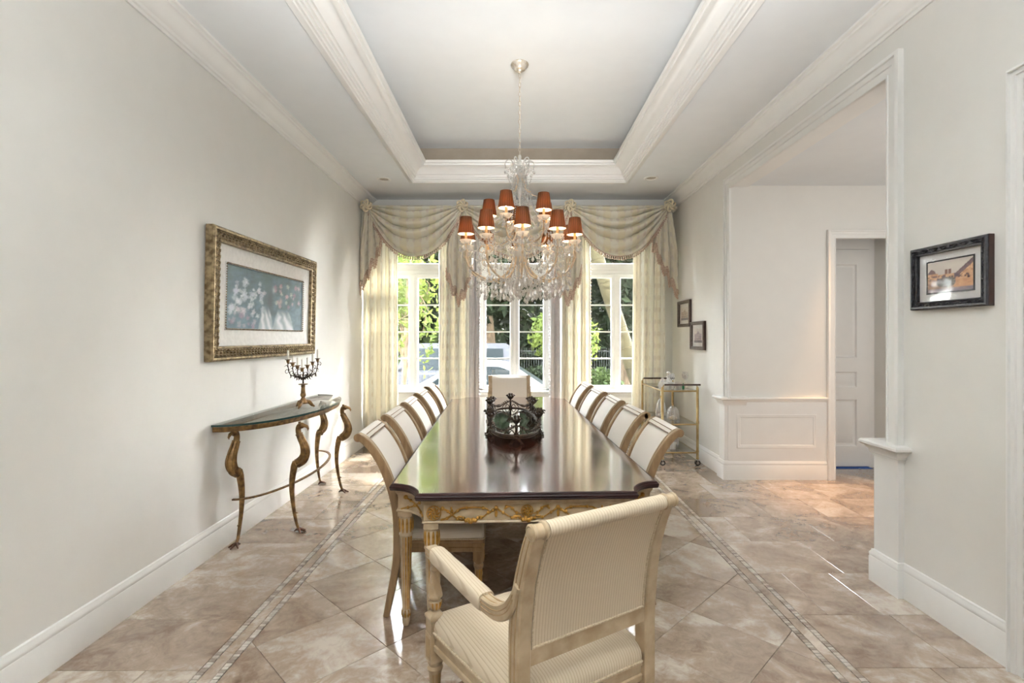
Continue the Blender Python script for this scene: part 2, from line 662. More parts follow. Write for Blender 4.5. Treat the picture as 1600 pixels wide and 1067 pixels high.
def inset(poly, d):
    n = len(poly)
    out = []
    for i in range(n):
        p0, p, p1 = Vector(poly[i - 1]), Vector(poly[i]), Vector(poly[(i + 1) % n])
        d0, d1 = (p - p0).normalized(), (p1 - p).normalized()
        n0, n1 = Vector((-d0.y, d0.x)), Vector((-d1.y, d1.x))
        mi = n0 + n1
        mi = mi / max(0.35, mi.dot(n0)) if mi.length > 1e-6 else n0
        q = p + mi * d
        out.append((q.x, q.y))
    return out


def shrink(poly, d):
    """scale an outline towards its middle by about d"""
    cx = (min(p[0] for p in poly) + max(p[0] for p in poly)) / 2
    cy = (min(p[1] for p in poly) + max(p[1] for p in poly)) / 2
    h = (max(p[0] for p in poly) - min(p[0] for p in poly) + max(p[1] for p in poly) - min(p[1] for p in poly)) / 4
    k = 1 - d / h
    return [(cx + (x - cx) * k, cy + (y - cy) * k) for x, y in poly]


def rounded(poly, r, k=5):
    """round the corners of a convex CCW polygon"""
    out = []
    n = len(poly)
    for i in range(n):
        p0, p, p1 = Vector(poly[i - 1]), Vector(poly[i]), Vector(poly[(i + 1) % n])
        a = p + (p0 - p).normalized() * r
        b = p + (p1 - p).normalized() * r
        for j in range(k + 1):
            t = j / k
            q = a * (1 - t) ** 2 + p * 2 * t * (1 - t) + b * t * t
            out.append((q.x, q.y))
    return out


def spline(pts, per=6):
    """Catmull-Rom through points"""
    P = [Vector(p) for p in pts]
    P = [P[0] * 2 - P[1]] + P + [P[-1] * 2 - P[-2]]
    out = []
    for i in range(1, len(P) - 2):
        for j in range(per):
            t = j / per
            a, b, c, d = P[i - 1], P[i], P[i + 1], P[i + 2]
            out.append(0.5 * ((2 * b) + (c - a) * t + (2 * a - 5 * b + 4 * c - d) * t * t + (3 * b - a - 3 * c + d) * t ** 3))
    out.append(P[-2])
    return out


def lerp_list(vals, n):
    out = []
    for i in range(n):
        t = i / (n - 1) * (len(vals) - 1)
        k = min(int(t), len(vals) - 2)
        out.append(vals[k] + (vals[k + 1] - vals[k]) * (t - k))
    return out


def tag(o, label=None, cat=None, group=None, kind=None):
    if label:
        o['label'] = label
    if cat:
        o['category'] = cat
    if group:
        o['group'] = group
    if kind:
        o['kind'] = kind
    return o


def thing(name, label, cat, loc=(0, 0, 0), rz=0.0, group=None):
    o = bpy.data.objects.new(name, None)
    o.empty_display_size = 0.1
    COL.objects.link(o)
    o.location = loc
    o.rotation_euler = (0, 0, rz)
    return tag(o, label, cat, group)


def struct(name, mb, mats, label, cat, **kw):
    o = mb.build(name, mats, **kw)
    return tag(o, label, cat, kind='structure')


def dup(root, loc, rz, label=None):
    r = root.copy()
    COL.objects.link(r)
    r.location = loc
    r.rotation_euler = (0, 0, rz)
    if label:
        r['label'] = label
    for ch in list(root.children):
        c = ch.copy()
        COL.objects.link(c)
        c.parent = r
        for g in list(ch.children):
            d = g.copy()
            COL.objects.link(d)
            d.parent = c
    return r

# ------------------------------------------------------------------ the room
XL, XR, YF, ZC = -2.09, 2.25, 7.30, 3.46
YB = -2.6          # the room runs on behind the photographer

# floor slab, laid tiles and mosaic bands
fl = struct('floor', MB().box((XL - 0.3, YB, -0.12), (5.2, 7.6, -0.007)), 'grout',
            'polished beige travertine floor with two mosaic bands', 'floor', smooth=False)


def clip(poly, a, b, c):
    """keep the part of a convex polygon where a*x+b*y<=c"""
    out = []
    n = len(poly)
    for i in range(n):
        p, q = poly[i], poly[(i + 1) % n]
        fp, fq = a * p[0] + b * p[1] - c, a * q[0] + b * q[1] - c
        if fp <= 0:
            out.append(p)
        if (fp < 0 < fq) or (fq < 0 < fp):
            t = fp / (fp - fq)
            out.append((p[0] + (q[0] - p[0]) * t, p[1] + (q[1] - p[1]) * t))
    return out


def area2(p):
    return abs(sum(p[i - 1][0] * p[i][1] - p[i][0] * p[i - 1][1] for i in range(len(p)))) / 2


def tile(poly, m='travertine', name='tile', top=0.0, gap=0.0012):
    if len(poly) < 3 or area2(poly) < 0.0008:
        return
    cx = sum(p[0] for p in poly) / len(poly)
    cy = sum(p[1] for p in poly) / len(poly)
    q = inset([(x - cx, y - cy) for x, y in poly], gap)
    n = len(q)
    mb = MB()
    q2 = inset(q, 0.0012)
    vs = [(a, b, -0.012) for a, b in q] + [(a, b, -0.0012) for a, b in q] + [(a, b, 0) for a, b in q2]
    fs = [(i, (i + 1) % n, n + (i + 1) % n, n + i) for i in range(n)]
    fs += [(n + i, n + (i + 1) % n, 2 * n + (i + 1) % n, 2 * n + i) for i in range(n)]
    fs.append(tuple(2 * n + i for i in range(n)))
    mb.add(vs, fs)
    mb.build(name, m, fl, (cx, cy, top), smooth=False, recalc=False)


BL0, BL1, BR0, BR1 = -1.42, -1.295, 1.42, 1.545     # the two mosaic bands
# diagonal field between the bands
hd = 0.3175
for i in range(-16, 18):
    for j in range(-6, 19):
        if (i + j) % 2:
            continue
        cx, cy = -0.62 + hd * i, 2.484 + hd * (j + 1)
        p = [(cx, cy - hd), (cx + hd, cy), (cx, cy + hd), (cx - hd, cy)]
        for a, b, c in ((-1, 0, -BL1), (1, 0, BR0), (0, -1, -0.9), (0, 1, YF + 0.02)):
            p = clip(p, a, b, c) if len(p) >= 3 else p
        tile(p)
# straight tiles along the left wall
ys = [0.9, 1.38, 1.84, 2.305, 2.724, 3.22, 3.73, 4.22, 4.70, 5.18, 5.66, 6.14, 6.62, 7.32]
for k in range(len(ys) - 1):
    cuts = [XL + 0.005, BL0]
    if k in (2, 7, 11):
        cuts = [XL + 0.005, -1.66, BL0]
    for a, b in zip(cuts, cuts[1:]):
        tile([(a, ys[k]), (b, ys[k]), (b, ys[k + 1]), (a, ys[k + 1])])
# straight tiles along the right wall and on through the opening into the hall
rnd = random.Random(4)
ysr = [0.9, 1.40, 1.86, 2.325, 2.768, 3.255, 3.77, 4.28, 4.76, 5.24, 5.72, 6.20, 6.68, 7.32]
for k in range(len(ysr) - 1):
    y0, y1 = ysr[k], ysr[k + 1]
    x = BR1
    first = [0.20, 0.62, 0.34, 0.48, 0.15, 0.55][k % 6]
    xe = 5.1 if 2.7 < y1 else XR
    if y0 >= 5.9:
        xe = XR
    while x < xe - 0.01:
        w = first if x == BR1 else rnd.choice([0.46, 0.61, 0.61, 0.46, 0.30])
        x1 = min(xe, x + w)
        if xe - x1 < 0.08:
            x1 = xe
        tile([(x, y0), (x1, y0), (x1, y1), (x, y1)])
        x = x1
# bands: a plain strip between two rows of tumbled mosaic stones
far_l, far_d = MB(), MB()
for (a, b) in ((BL0, BL1), (BR0, BR1)):
    y = 0.9
    while y < YF:
        L = 0.61
        tile([(a + 0.034, y), (b - 0.034, y), (b - 0.034, min(YF, y + L)), (a + 0.034, min(YF, y + L))])
        y += L
    for x0 in (a + 0.003, b - 0.031):
        y = 1.45
        while y < YF:
            w = rnd.uniform(0.019, 0.030)
            dark = rnd.random() < 0.38
            p = [(x0, y), (x0 + 0.028, y), (x0 + 0.028, y + w - 0.0035), (x0, y + w - 0.0035)]
            if y < 2.15:
                tile(p, 'mosaic_dark' if dark else 'mosaic_light', 'mosaic_stone', rnd.uniform(-0.0005, 0.0012), 0.0003)
            else:
                (far_d if dark else far_l).box((x0, y, -0.01), (x0 + 0.028, y + w - 0.0035, rnd.uniform(-0.0005, 0.001)))
            y += w
tag(far_l.build('mosaic_strip', 'mosaic_light', fl, smooth=False, recalc=False), kind='stuff')
tag(far_d.build('mosaic_strip', 'mosaic_dark', fl, smooth=False, recalc=False), kind='stuff')

# left wall
struct('wall_left', MB().box((XL - 0.2, YB, 0), (XL, 7.5, ZC + 0.5)), 'wall_paint', 'plain warm white wall behind the console table', 'wall', smooth=False)

# right wall in three stretches with the two openings
mb = MB()
mb.box((XR, YB, 0), (XR + 0.2, 1.0, ZC + 0.5))
mb.box((XR, 1.0, 2.62), (XR + 0.2, 2.22, ZC + 0.5))
mb.box((XR, 2.22, 0), (XR + 0.2, 3.10, ZC + 0.5))
mb.box((XR, 3.10, 3.10), (XR + 0.2, 5.40, ZC + 0.5))
mb.box((XR, 5.40, 0), (XR + 0.2, 7.5, ZC + 0.5))
struct('wall_right', mb, 'wall_paint', 'warm white wall with wide opening to the hall', 'wall', smooth=False)

struct('wall_rear', MB().box((XL - 0.2, YB - 0.2, 0), (XR + 0.2, YB, ZC + 0.5)), 'wall_paint', 'plain wall behind the photographer', 'wall', smooth=False)

# far wall: piers, spandrels and heads round three windows
WX = (-1.46, 0.0, 1.46)
HW, ZS, ZH = 0.50, 0.74, 3.06
mb = MB()
xs = [XL - 0.2] + [v for c in WX for v in (c - HW, c + HW)] + [XR + 0.2]
for a, b in zip(xs[::2], xs[1::2]):
    mb.box((a, YF, 0), (b, YF + 0.24, ZC + 0.5))
for c in WX:
    mb.box((c - HW, YF, 0), (c + HW, YF + 0.24, ZS))
    mb.box((c - HW, YF, ZH), (c + HW, YF + 0.24, ZC + 0.5))
struct('wall_far', mb, 'wall_paint', 'window wall at the end of the dining room', 'wall', smooth=False)

# ceiling with the recessed tray
TX0, TX1, TY0, TY1, ZT = -1.28, 1.40, 2.37, 6.43, 3.87
mb = MB()
mb.box((XL - 0.2, YB, ZC), (TX0, 7.5, ZC + 0.5))
mb.box((TX1, YB, ZC), (XR + 0.2, 7.5, ZC + 0.5))
mb.box((TX0, YB, ZC), (TX1, TY0, ZC + 0.5))
mb.box((TX0, TY1, ZC), (TX1, 7.5, ZC + 0.5))
cg = struct('ceiling', mb, 'ceiling_paint', 'white ceiling with deep rectangular tray', 'ceiling', smooth=False)
MB().box((TX0 - 0.01, TY0 - 0.01, ZT), (TX1 + 0.01, TY1 + 0.01, ZT + 0.1)).build('tray_panel', 'ceiling_paint', cg, smooth=False)
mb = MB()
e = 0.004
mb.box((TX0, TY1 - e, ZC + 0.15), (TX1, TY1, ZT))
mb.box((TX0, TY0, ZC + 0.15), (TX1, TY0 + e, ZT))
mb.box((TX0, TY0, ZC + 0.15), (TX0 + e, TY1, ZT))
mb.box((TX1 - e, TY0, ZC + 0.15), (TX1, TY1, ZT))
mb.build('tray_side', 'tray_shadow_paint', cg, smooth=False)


def arc(cx, cz, r, a0, a1, n):
    return [(cx + r * math.cos(R(a0 + (a1 - a0) * i / n)), cz + r * math.sin(R(a0 + (a1 - a0) * i / n))) for i in range(n + 1)]


# crown moulding: (out from the wall, height)
def crown(d, h):
    p = [(0, -h), (0.012, -h), (0.014, -h + 0.018), (0.024, -h + 0.024), (0.026, -h + 0.040)]
    x0, z0, x1, z1 = 0.030, -h + 0.044, d - 0.030, -0.036
    for i in range(7):
        t = i / 6
        s = t * t * (3 - 2 * t)
        p.append((x0 + (x1 - x0) * t, z0 + (z1 - z0) * s))
    p += [(d - 0.022, -0.034), (d - 0.020, -0.022), (d, -0.016), (d, 0), (0, 0)]
    return p


pc = crown(0.125, 0.155)
struct('trim_1', MB().sweep([(XL, 7.35), (XL, YB)], [(o, h) for o, h in pc], mp=lambda a, b, h: (a, b, ZC + h)), 'trim_paint', 'white crown moulding along left wall', 'moulding')
struct('trim_2', MB().sweep([(XR, YB), (XR, 7.35)], [(o, h) for o, h in pc], mp=lambda a, b, h: (a, b, ZC + h)), 'trim_paint', 'white crown moulding along right wall', 'moulding')
# tray moulding: steps at the ceiling edge and a big cove that leans inwards and up
tp = [(-0.045, 0.0), (-0.045, -0.016), (-0.030, -0.022), (0.0, -0.022), (0.006, -0.012), (0.018, -0.008), (0.020, 0.012), (0.034, 0.016),
      (0.036, 0.034), (0.050, 0.038), (0.054, 0.060), (0.066, 0.066), (0.078, 0.094), (0.104, 0.122), (0.140, 0.142), (0.168, 0.150),
      (0.172, 0.166), (0.192, 0.172), (0.198, 0.200), (0.186, 0.206), (0.0, 0.206), (0.0, 0.0)]
struct('trim_3', MB().sweep([(TX0, TY0), (TX1, TY0), (TX1, TY1), (TX0, TY1)], tp, closed=True, mp=lambda a, b, h: (a, b, ZC + h)), 'trim_paint', 'stepped white moulding around the ceiling tray', 'moulding')

# baseboards
bbp = [(0, 0), (0.020, 0), (0.020, 0.150), (0.017, 0.156), (0.019, 0.164), (0.019, 0.176), (0.012, 0.186), (0.010, 0.196), (0.0, 0.200)]
struct('baseboard_left', MB().sweep([(XL, YF), (XL, YB)], bbp), 'trim_paint', 'tall white baseboard along left wall', 'baseboard')
mbr = MB().sweep([(XR, 2.28), (XR, 2.96)], bbp)
struct('baseboard_right', mbr, 'trim_paint', 'tall white baseboard right of the hall opening', 'baseboard')
struct('baseboard_right_far', MB().sweep([(XR, 5.60), (XR, YF)], bbp), 'trim_paint', 'tall white baseboard behind the bar cart', 'baseboard')
struct('baseboard_far', MB().sweep([(XR, YF), (XL, YF)], bbp), 'trim_paint', 'white baseboard under the windows', 'baseboard')
struct('baseboard_hall', MB().sweep([(3.30, 5.40), (XR + 0.19, 5.40)], bbp), 'trim_paint', 'tall white baseboard under hall wainscot panel', 'baseboard')

# casing profile: (inwards offset measured from the outer edge, thickness)
csp = [(0, 0), (0, 0.034), (0.012, 0.040), (0.024, 0.040), (0.028, 0.028), (0.060, 0.026), (0.064, 0.018), (0.100, 0.016), (0.104, 0.022), (0.116, 0.020), (0.120, 0.012), (0.120, 0)]


def casing(name, pts, label, mp, scale=1.0, kind_cat='moulding'):
    return struct(name, MB().sweep(pts, [(o * scale, h) for o, h in csp], mp=mp), 'trim_paint', label, kind_cat)


# big opening to the hall: casing on the room side, path (Y, Z), inwards to the left of the path
wallR = lambda a, b, h: (XR - h, a, b)
casing('trim_4', [(5.44, 0.86), (5.44, 3.17), (2.96, 3.17), (2.96, 0.86)], 'stepped white casing around the wide hall opening', wallR)
casing('trim_5', [(2.31, 0.0), (2.31, 2.70), (0.90, 2.70), (0.90, 0.0)], 'white casing of the near opening at frame edge', wallR, 0.55)
# opening jamb linings
mb = MB()
mb.box((XR - 0.002, 3.085, 0.86), (XR + 0.21, 3.10, 3.10))
mb.box((XR - 0.002, 3.085, 3.085), (XR + 0.21, 5.40, 3.10))
struct('trim_6', mb, 'trim_paint', 'white jamb lining of the wide hall opening', 'moulding', smooth=False)


def pedestal(name, y0, y1, label):
    mb = MB()
    x0 = XR - 0.035
    mb.box((x0, y0, 0), (XR + 0.2, y1, 0.80))
    # plinth and cap are swept round three sides
    path = [(XR + 0.19, y0), (x0, y0), (x0, y1), (XR + 0.19, y1)]
    pl = [(o, h) for o, h in bbp]
    path = path[::-1]
    mb.sweep(path[::-1], [(o, h) for o, h in pl])
    cap = [(0, 0.775), (0.008, 0.775), (0.010, 0.790), (0.018, 0.796), (0.022, 0.815), (0.034, 0.826), (0.036, 0.836), (0.050, 0.840), (0.058, 0.850), (0.058, 0.862), (0.050, 0.872), (0.0, 0.874)]
    mb.sweep(path[::-1], cap)
    mb.box((x0, y0, 0.84), (XR + 0.2, y1, 0.873))
    return struct(name, mb, 'trim_paint', label, 'moulding')


pedestal('trim_7', 2.955, 3.155, 'white pedestal with moulded cap at near side of hall opening')
pedestal('trim_8', 5.40, 5.54, 'white pedestal with moulded cap beside the bar cart')

# hall: far wall with wainscot, vestibule and door
mb = MB()
mb.box((XR + 0.2, 5.40, 0), (3.37, 5.52, 3.10))
mb.box((3.37, 5.40, 2.56), (4.30, 5.52, 3.10))
mb.box((4.30, 5.40, 0), (5.2, 5.52, 3.10))
struct('wall_hall', mb, 'wall_paint', 'warm white hall wall with wainscot panel', 'wall', smooth=False)
mb = MB()
mb.box((3.00, 6.00, 0), (4.30, 6.12, 3.10))
mb.box((4.15, 5.52, 0), (4.30, 6.00, 3.10))
mb.box((3.00, 5.52, 0), (3.10, 6.00, 3.10))
struct('wall_vestibule', mb, 'wall_paint', 'recess walls around the hall door', 'wall', smooth=False)
struct('wall_hall_right', MB().box((5.1, 1.6, 0), (5.25, 5.5, 3.10)), 'wall_paint', 'plain hall side wall', 'wall', smooth=False)
mb = MB()
mb.box((XR + 0.2, 1.6, 3.10), (5.25, 6.12, 3.2))
struct('wall_hall_rear', MB().box((XR + 0.2, 2.25, 0), (5.25, 2.4, 3.2)), 'wall_paint', 'plain rear wall of the hall', 'wall', smooth=False)
mb2 = MB()  # closed box added out of view, keeps sky light out of the near opening
mb2.box((3.4, 0.3, 0), (3.55, 2.25, 3.1))
mb2.box((XR + 0.2, 0.15, 0), (3.55, 0.3, 3.1))
mb2.box((XR + 0.2, 0.15, 3.1), (3.55, 2.25, 3.2))
struct('wall_light_block', mb2, 'wall_paint', 'unseen walls added beyond the near opening to block sky light', 'wall', smooth=False)
struct('ceiling_hall', mb, 'ceiling_paint', 'lower white hall ceiling', 'ceiling', smooth=False)
hallw = lambda a, b, h: (a, 5.40 - h, b)
casing('trim_9', [(4.37, 0.0), (4.37, 2.63), (3.29, 2.63), (3.29, 0.0)], 'white casing around recessed hall door', hallw, 0.75)
# chair rail, panel frame
crp = [(0, 0), (0.006, 0), (0.008, 0.016), (0.020, 0.022), (0.026, 0.040), (0.036, 0.044), (0.036, 0.056), (0, 0.060)]
struct('trim_10', MB().sweep([(3.29, 5.40), (XR - 0.03, 5.40)], crp, mp=lambda a, b, h: (a, b, h + 0.805)), 'trim_paint', 'white chair rail on hall wall', 'moulding')
pfp = [(0, 0), (0, 0.012), (0.010, 0.016), (0.020, 0.012), (0.030, 0.014), (0.042, 0.006), (0.046, 0)]
struct('trim_11', MB().sweep([(2.32 + 0.02, 0.33), (3.18, 0.33), (3.18, 0.69), (2.34, 0.69)], pfp, closed=True, mp=hallw), 'trim_paint', 'raised rectangular panel frame on hall wainscot', 'moulding')
struct('trim_12', MB().box((XR, 5.392, 0), (3.30, 5.40, 0.81)), 'trim_paint', 'white wainscot board below chair rail', 'moulding', smooth=False)

# door with three raised panels
dr = thing('door_1', 'white three panel door in recess off the hall', 'door', (3.25, 5.94, 0.012))
dr['kind'] = 'structure'
W, H = 0.84, 2.50
rows = [(0.22, 0.78), (0.90, 1.10), (1.24, 2.34)]
mb = MB()
zs = [0] + [v for r in rows for v in r] + [H]
for a, b in zip(zs[::2], zs[1::2]):
    mb.box((0.13, -0.035, a), (W - 0.13, 0, b))
mb.box((0, -0.035, 0), (0.13, 0, H))
mb.box((W - 0.13, -0.035, 0), (W, 0, H))
mb.build('stile_frame', 'trim_paint', dr, smooth=False)
for a, b in rows:
    mb = MB()
    mb.box((0.13, -0.014, a), (W - 0.13, -0.006, b))
    mb.layers([(0.17, a + 0.04), (W - 0.17, a + 0.04), (W - 0.17, b - 0.04), (0.17, b - 0.04)], [(0, 0.012), (0.03, 0.026)], M=Matrix(((1, 0, 0, 0), (0, 0, -1, 0), (0, 1, 0, 0), (0, 0, 0, 1))))
    mb.sweep([(0.13, a), (W - 0.13, a), (W - 0.13, b), (0.13, b)], [(0, 0.010), (0, 0.036), (0.012, 0.034), (0.022, 0.016), (0.022, 0.010)], closed=True, mp=lambda u, v, h: (u, -h, v))
    mb.build('door_panel', 'trim_paint', dr)
mb = MB()
mb.box((4.09, 5.905, 0), (4.15, 6.0, 2.515))
mb.box((3.10, 5.905, 2.515), (4.15, 6.0, 2.80))
struct('trim_13', mb, 'trim_paint', 'white frame around recessed hall door', 'moulding', smooth=False)
tag(MB().box((3.26, 5.84, 0.0015), (4.09, 5.925, 0.004)).build('painters_tape', 'blue_tape', smooth=False), 'strip of blue tape on floor along bottom of hall door', 'tape')

# windows: fixed frame, transom bar, two casements, muntins, panes, sill
for k, c in enumerate(WX):
    w = thing('window_%d' % (k + 1), ['white casement window nearest the console table', 'white casement window behind the head chair', 'white casement window nearest the bar cart'][k], 'window', (c, YF + 0.10, ZS))
    w['kind'] = 'structure'
    H0 = ZH - ZS
    f = MB()
    f.box((-HW, -0.06, 0), (-HW + 0.045, 0.10, H0))
    f.box((HW - 0.045, -0.06, 0), (HW, 0.10, H0))
    f.box((-HW, -0.06, H0 - 0.05), (HW, 0.10, H0))
    f.box((-HW, -0.06, 0), (HW, 0.10, 0.022))
    f.box((-0.022, -0.035, 0.022), (0.022, 0.08, 1.66))
    f.build('frame', 'trim_paint', w, smooth=False)
    tb = MB()
    tb.sweep([(HW - 0.04, -0.05), (-HW + 0.04, -0.05)], [(-0.09, 0), (0.02, 0), (0.02, 0.012), (0.0, 0.02), (0, 0.06), (0.01, 0.066), (0.01, 0.082), (0, 0.09), (0, 0.13), (-0.09, 0.13)], mp=lambda a, b, h: (a, b, 1.655 + h))
    tb.build('transom_bar', 'trim_paint', w)
    for s in (-1, 1):
        a, b = (0.024, HW - 0.045) if s > 0 else (-HW + 0.045, -0.024)
        sh = MB()
        z0, z1 = 0.022, 1.655
        sw = 0.045
        sh.sweep([(a, z0), (b, z0), (b, z1), (a, z1)], [(0, -0.02), (0, 0.03), (sw - 0.008, 0.03), (sw, 0.02), (sw, -0.02)], closed=True, mp=lambda u, v, h: (u, -h, v))
        so = sh.build('sash', 'trim_paint', w)
        pa, pb = a + sw, b - sw
        pz0, pz1 = z0 + sw, z1 - sw
        mt = MB()
        for q in range(1, 4):
            zz = pz0 + (pz1 - pz0) * q / 4
            mt.box((pa, -0.024, zz - 0.010), (pb, 0.012, zz + 0.010))
        mt.build('muntin', 'trim_paint', so, smooth=False)
        for q in range(4):
            za, zb = pz0 + (pz1 - pz0) * q / 4 + 0.010, pz0 + (pz1 - pz0) * (q + 1) / 4 - 0.010
            MB().box((pa - 0.004, -0.004, za), (pb + 0.004, 0.0, zb)).build('pane', 'window_glass', so, smooth=False)
        hd_ = MB()
        hd_.box((a + 0.012 if s > 0 else b - 0.032, -0.046, 0.30), (a + 0.032 if s > 0 else b - 0.012, -0.03, 0.36))
        hd_.build('window_latch', 'trim_paint', so, smooth=False)
    ts = MB()
    ts.sweep([(-HW + 0.045, 1.785), (HW - 0.045, 1.785), (HW - 0.045, H0 - 0.05), (-HW + 0.045, H0 - 0.05)], [(0, -0.02), (0, 0.03), (0.035, 0.03), (0.04, 0.02), (0.04, -0.02)], closed=True, mp=lambda u, v, h: (u, -h, v))
    to = ts.build('transom_sash', 'trim_paint', w)
    MB().box((-HW + 0.08, -0.004, 1.82), (HW - 0.08, 0, H0 - 0.086)).build('pane', 'window_glass', to, smooth=False)
    sl = MB()
    sl.sweep([(HW + 0.07, -0.10), (-HW - 0.07, -0.10)], [(-0.10, -0.005), (0.055, -0.005), (0.062, -0.016), (0.055, -0.028), (0.022, -0.034), (0.020, -0.060), (0.012, -0.072), (0.0, -0.105), (-0.01, -0.105)])
    sl.build('sill', 'trim_paint', w)
    pf = MB().sweep([(-0.44, -0.52), (0.44, -0.52), (0.44, -0.16), (-0.44, -0.16)], pfp, closed=True, mp=lambda u, v, h: (u, -0.10 - h, v))
    pf.build('panel_frame', 'trim_paint', w)

# recessed downlights and slim air slots in the ceiling
for k, (x, y, lb) in enumerate(((-1.62, 6.35, 'round recessed ceiling light above the window nearest the console'), (1.68, 6.30, 'round recessed ceiling light above the bar cart side'))):
    t = thing('ceiling_light', lb, 'light', (x, y, ZC), 0, 'recessed ceiling lights')
    MB().lathe([(0.088, 0.0), (0.088, -0.006), (0.070, -0.010), (0.066, -0.004), (0.060, 0.0)], 24).build('light_trim', 'trim_paint', t)
    MB().lathe([(0.062, 0.002), (0.05, -0.003), (0.0, -0.004)], 20).build('light_lens', 'pale_metal', t)
# ------------------------------------------------------------------ dining table
TA = R(2.1)
TC = (-0.01, 4.40)


def t2w(x, y, z=0.0):
    return (TC[0] + x * math.cos(TA) - y * math.sin(TA), TC[1] + x * math.sin(TA) + y * math.cos(TA), z)


tab = thing('dining_table', 'long cream and gilt dining table with glossy dark mahogany top', 'table', t2w(0, 0), TA)


def table_outline(hx, hy, nx, ny, k=9):
    """rectangle whose four corners are scooped out by a concave quarter ellipse"""
    out = []
    for sx, sy, rev in ((-1, -1, 0), (1, -1, 1), (1, 1, 0), (-1, 1, 1)):
        arcp = []
        for i in range(k + 1):
            t = (PI / 2) * i / k
            arcp.append((sx * (hx - nx * math.cos(t) * 1.0), sy * (hy - ny * math.sin(t))))
        # arcp goes from the point on the short side to the point on the long side
        if sx * sy > 0:
            arcp = arcp[::-1]
        out += arcp
    return out


TOP = table_outline(0.69, 1.965, 0.155, 0.175)
mb = MB()
mb.layers(TOP, [(0.016, 0.722), (0.006, 0.724), (0.002, 0.730), (0.004, 0.7345), (0.001, 0.736), (0.0, 0.742), (0.003, 0.748), (0.006, 0.749), (0.007, 0.7535), (0.012, 0.757), (0.018, 0.7575)])
mb.build('tabletop_edge', 'mahogany_edge', tab, angle=25)
MB().layers(inset(TOP, 0.018), [(0, 0.7570), (0.001, 0.7590)]).build('tabletop', 'mahogany', tab, smooth=False)
AP = table_outline(0.655, 1.93, 0.155, 0.175)
mb = MB()
mb.layers(AP, [(0.004, 0.606), (-0.004, 0.607), (-0.006, 0.613), (-0.003, 0.618), (0.003, 0.620), (0.003, 0.694), (-0.002, 0.696), (-0.004, 0.702), (-0.008, 0.706), (-0.010, 0.722)])
mb.build('apron', 'cream_paint', tab, angle=25)
for sx in (-1, 1):
    for sy in (-1, 1):
        for (x, y) in ((0.618, 1.715), (0.462, 1.895)):
            lg = MB()
            lg.box((-0.036, -0.036, 0.580), (0.036, 0.036, 0.612))
            lg.lathe([(0.030, 0.612), (0.033, 0.585), (0.036, 0.575), (0.032, 0.570), (0.034, 0.565), (0.034, 0.490), (0.036, 0.484), (0.036, 0.478), (0.033, 0.474), (0.0325, 0.470), (0.019, 0.090), (0.021, 0.086), (0.024, 0.080), (0.024, 0.070), (0.018, 0.060), (0.020, 0.048), (0.021, 0.030), (0.016, 0.006), (0.0, 0.0)][::-1], 48, flute=12, depth=0.16, mflute=1, fz=(0.0895, 0.471))
            lo = lg.build('leg', ['cream_paint', 'gilt'], tab, (sx * x, sy * y, 0), angle=50)
            cp = MB()
            for k in range(10):
                a = 2 * PI * k / 10
                cp.ball((0.033 * math.cos(a), 0.033 * math.sin(a), 0.53), (0.0075, 0.0075, 0.040), 6, 5)
            cp.build('leaf_capital', 'gilt', lo)
            cp = MB()
            for k in range(8):
                a = 2 * PI * k / 8
                cp.ball((0.020 * math.cos(a), 0.020 * math.sin(a), 0.070), (0.006, 0.006, 0.022), 6, 4)
            cp.build('leaf_foot', 'gilt', lo)


# gilt ornament on the apron, drawn in (u along the apron, v height) and laid on its face
def rosette(mb, u, v, r, face):
    mb.tube([face(u + r * math.cos(2 * PI * i / 18), v + r * math.sin(2 * PI * i / 18), 0.004) for i in range(18)], 0.0028, 5, closed=True)
    mb.ball(face(u, v, 0.006), r * 0.20, 8, 5)
    for k in range(9):
        a0 = 2 * PI * k / 9
        mb.tube([face(u + r * q * math.cos(a0 + q * 1.0), v + r * q * math.sin(a0 + q * 1.0), 0.006) for q in (0.28, 0.5, 0.7, 0.88)], [0.003, 0.0052, 0.005, 0.002], 5)


def vine(mb, pts, face, r=0.0034, leaves=0):
    r *= 1.45
    sp = spline([(a, b, 0) for a, b in pts], 5)
    mb.tube([face(p.x, p.y, 0.003) for p in sp], [r * (1 - 0.4 * i / len(sp)) for i in range(len(sp))], 6)
    for i in range(leaves):
        p = sp[int((i + 0.7) * len(sp) / (leaves + 0.4)) % len(sp)]
        mb.ball(face(p.x, p.y, 0.004), 0.0088, 6, 4)


def bouquet(mb, u, v, face, n=7, w=0.05):
    for k in range(n):
        t = (k / (n - 1) - 0.5) * 2
        q = face(u + t * w, v + 0.010 * t * t - (0.005 if k % 2 else 0), 0.006)
        mb.ball(q, 0.0135 * (1 - 0.35 * abs(t)), 7, 5)
    for s in (-1, 1):
        mb.ball(face(u + s * (w + 0.016), v + 0.015, 0.003), (0.016, 0.006, 0.006), 6, 4)


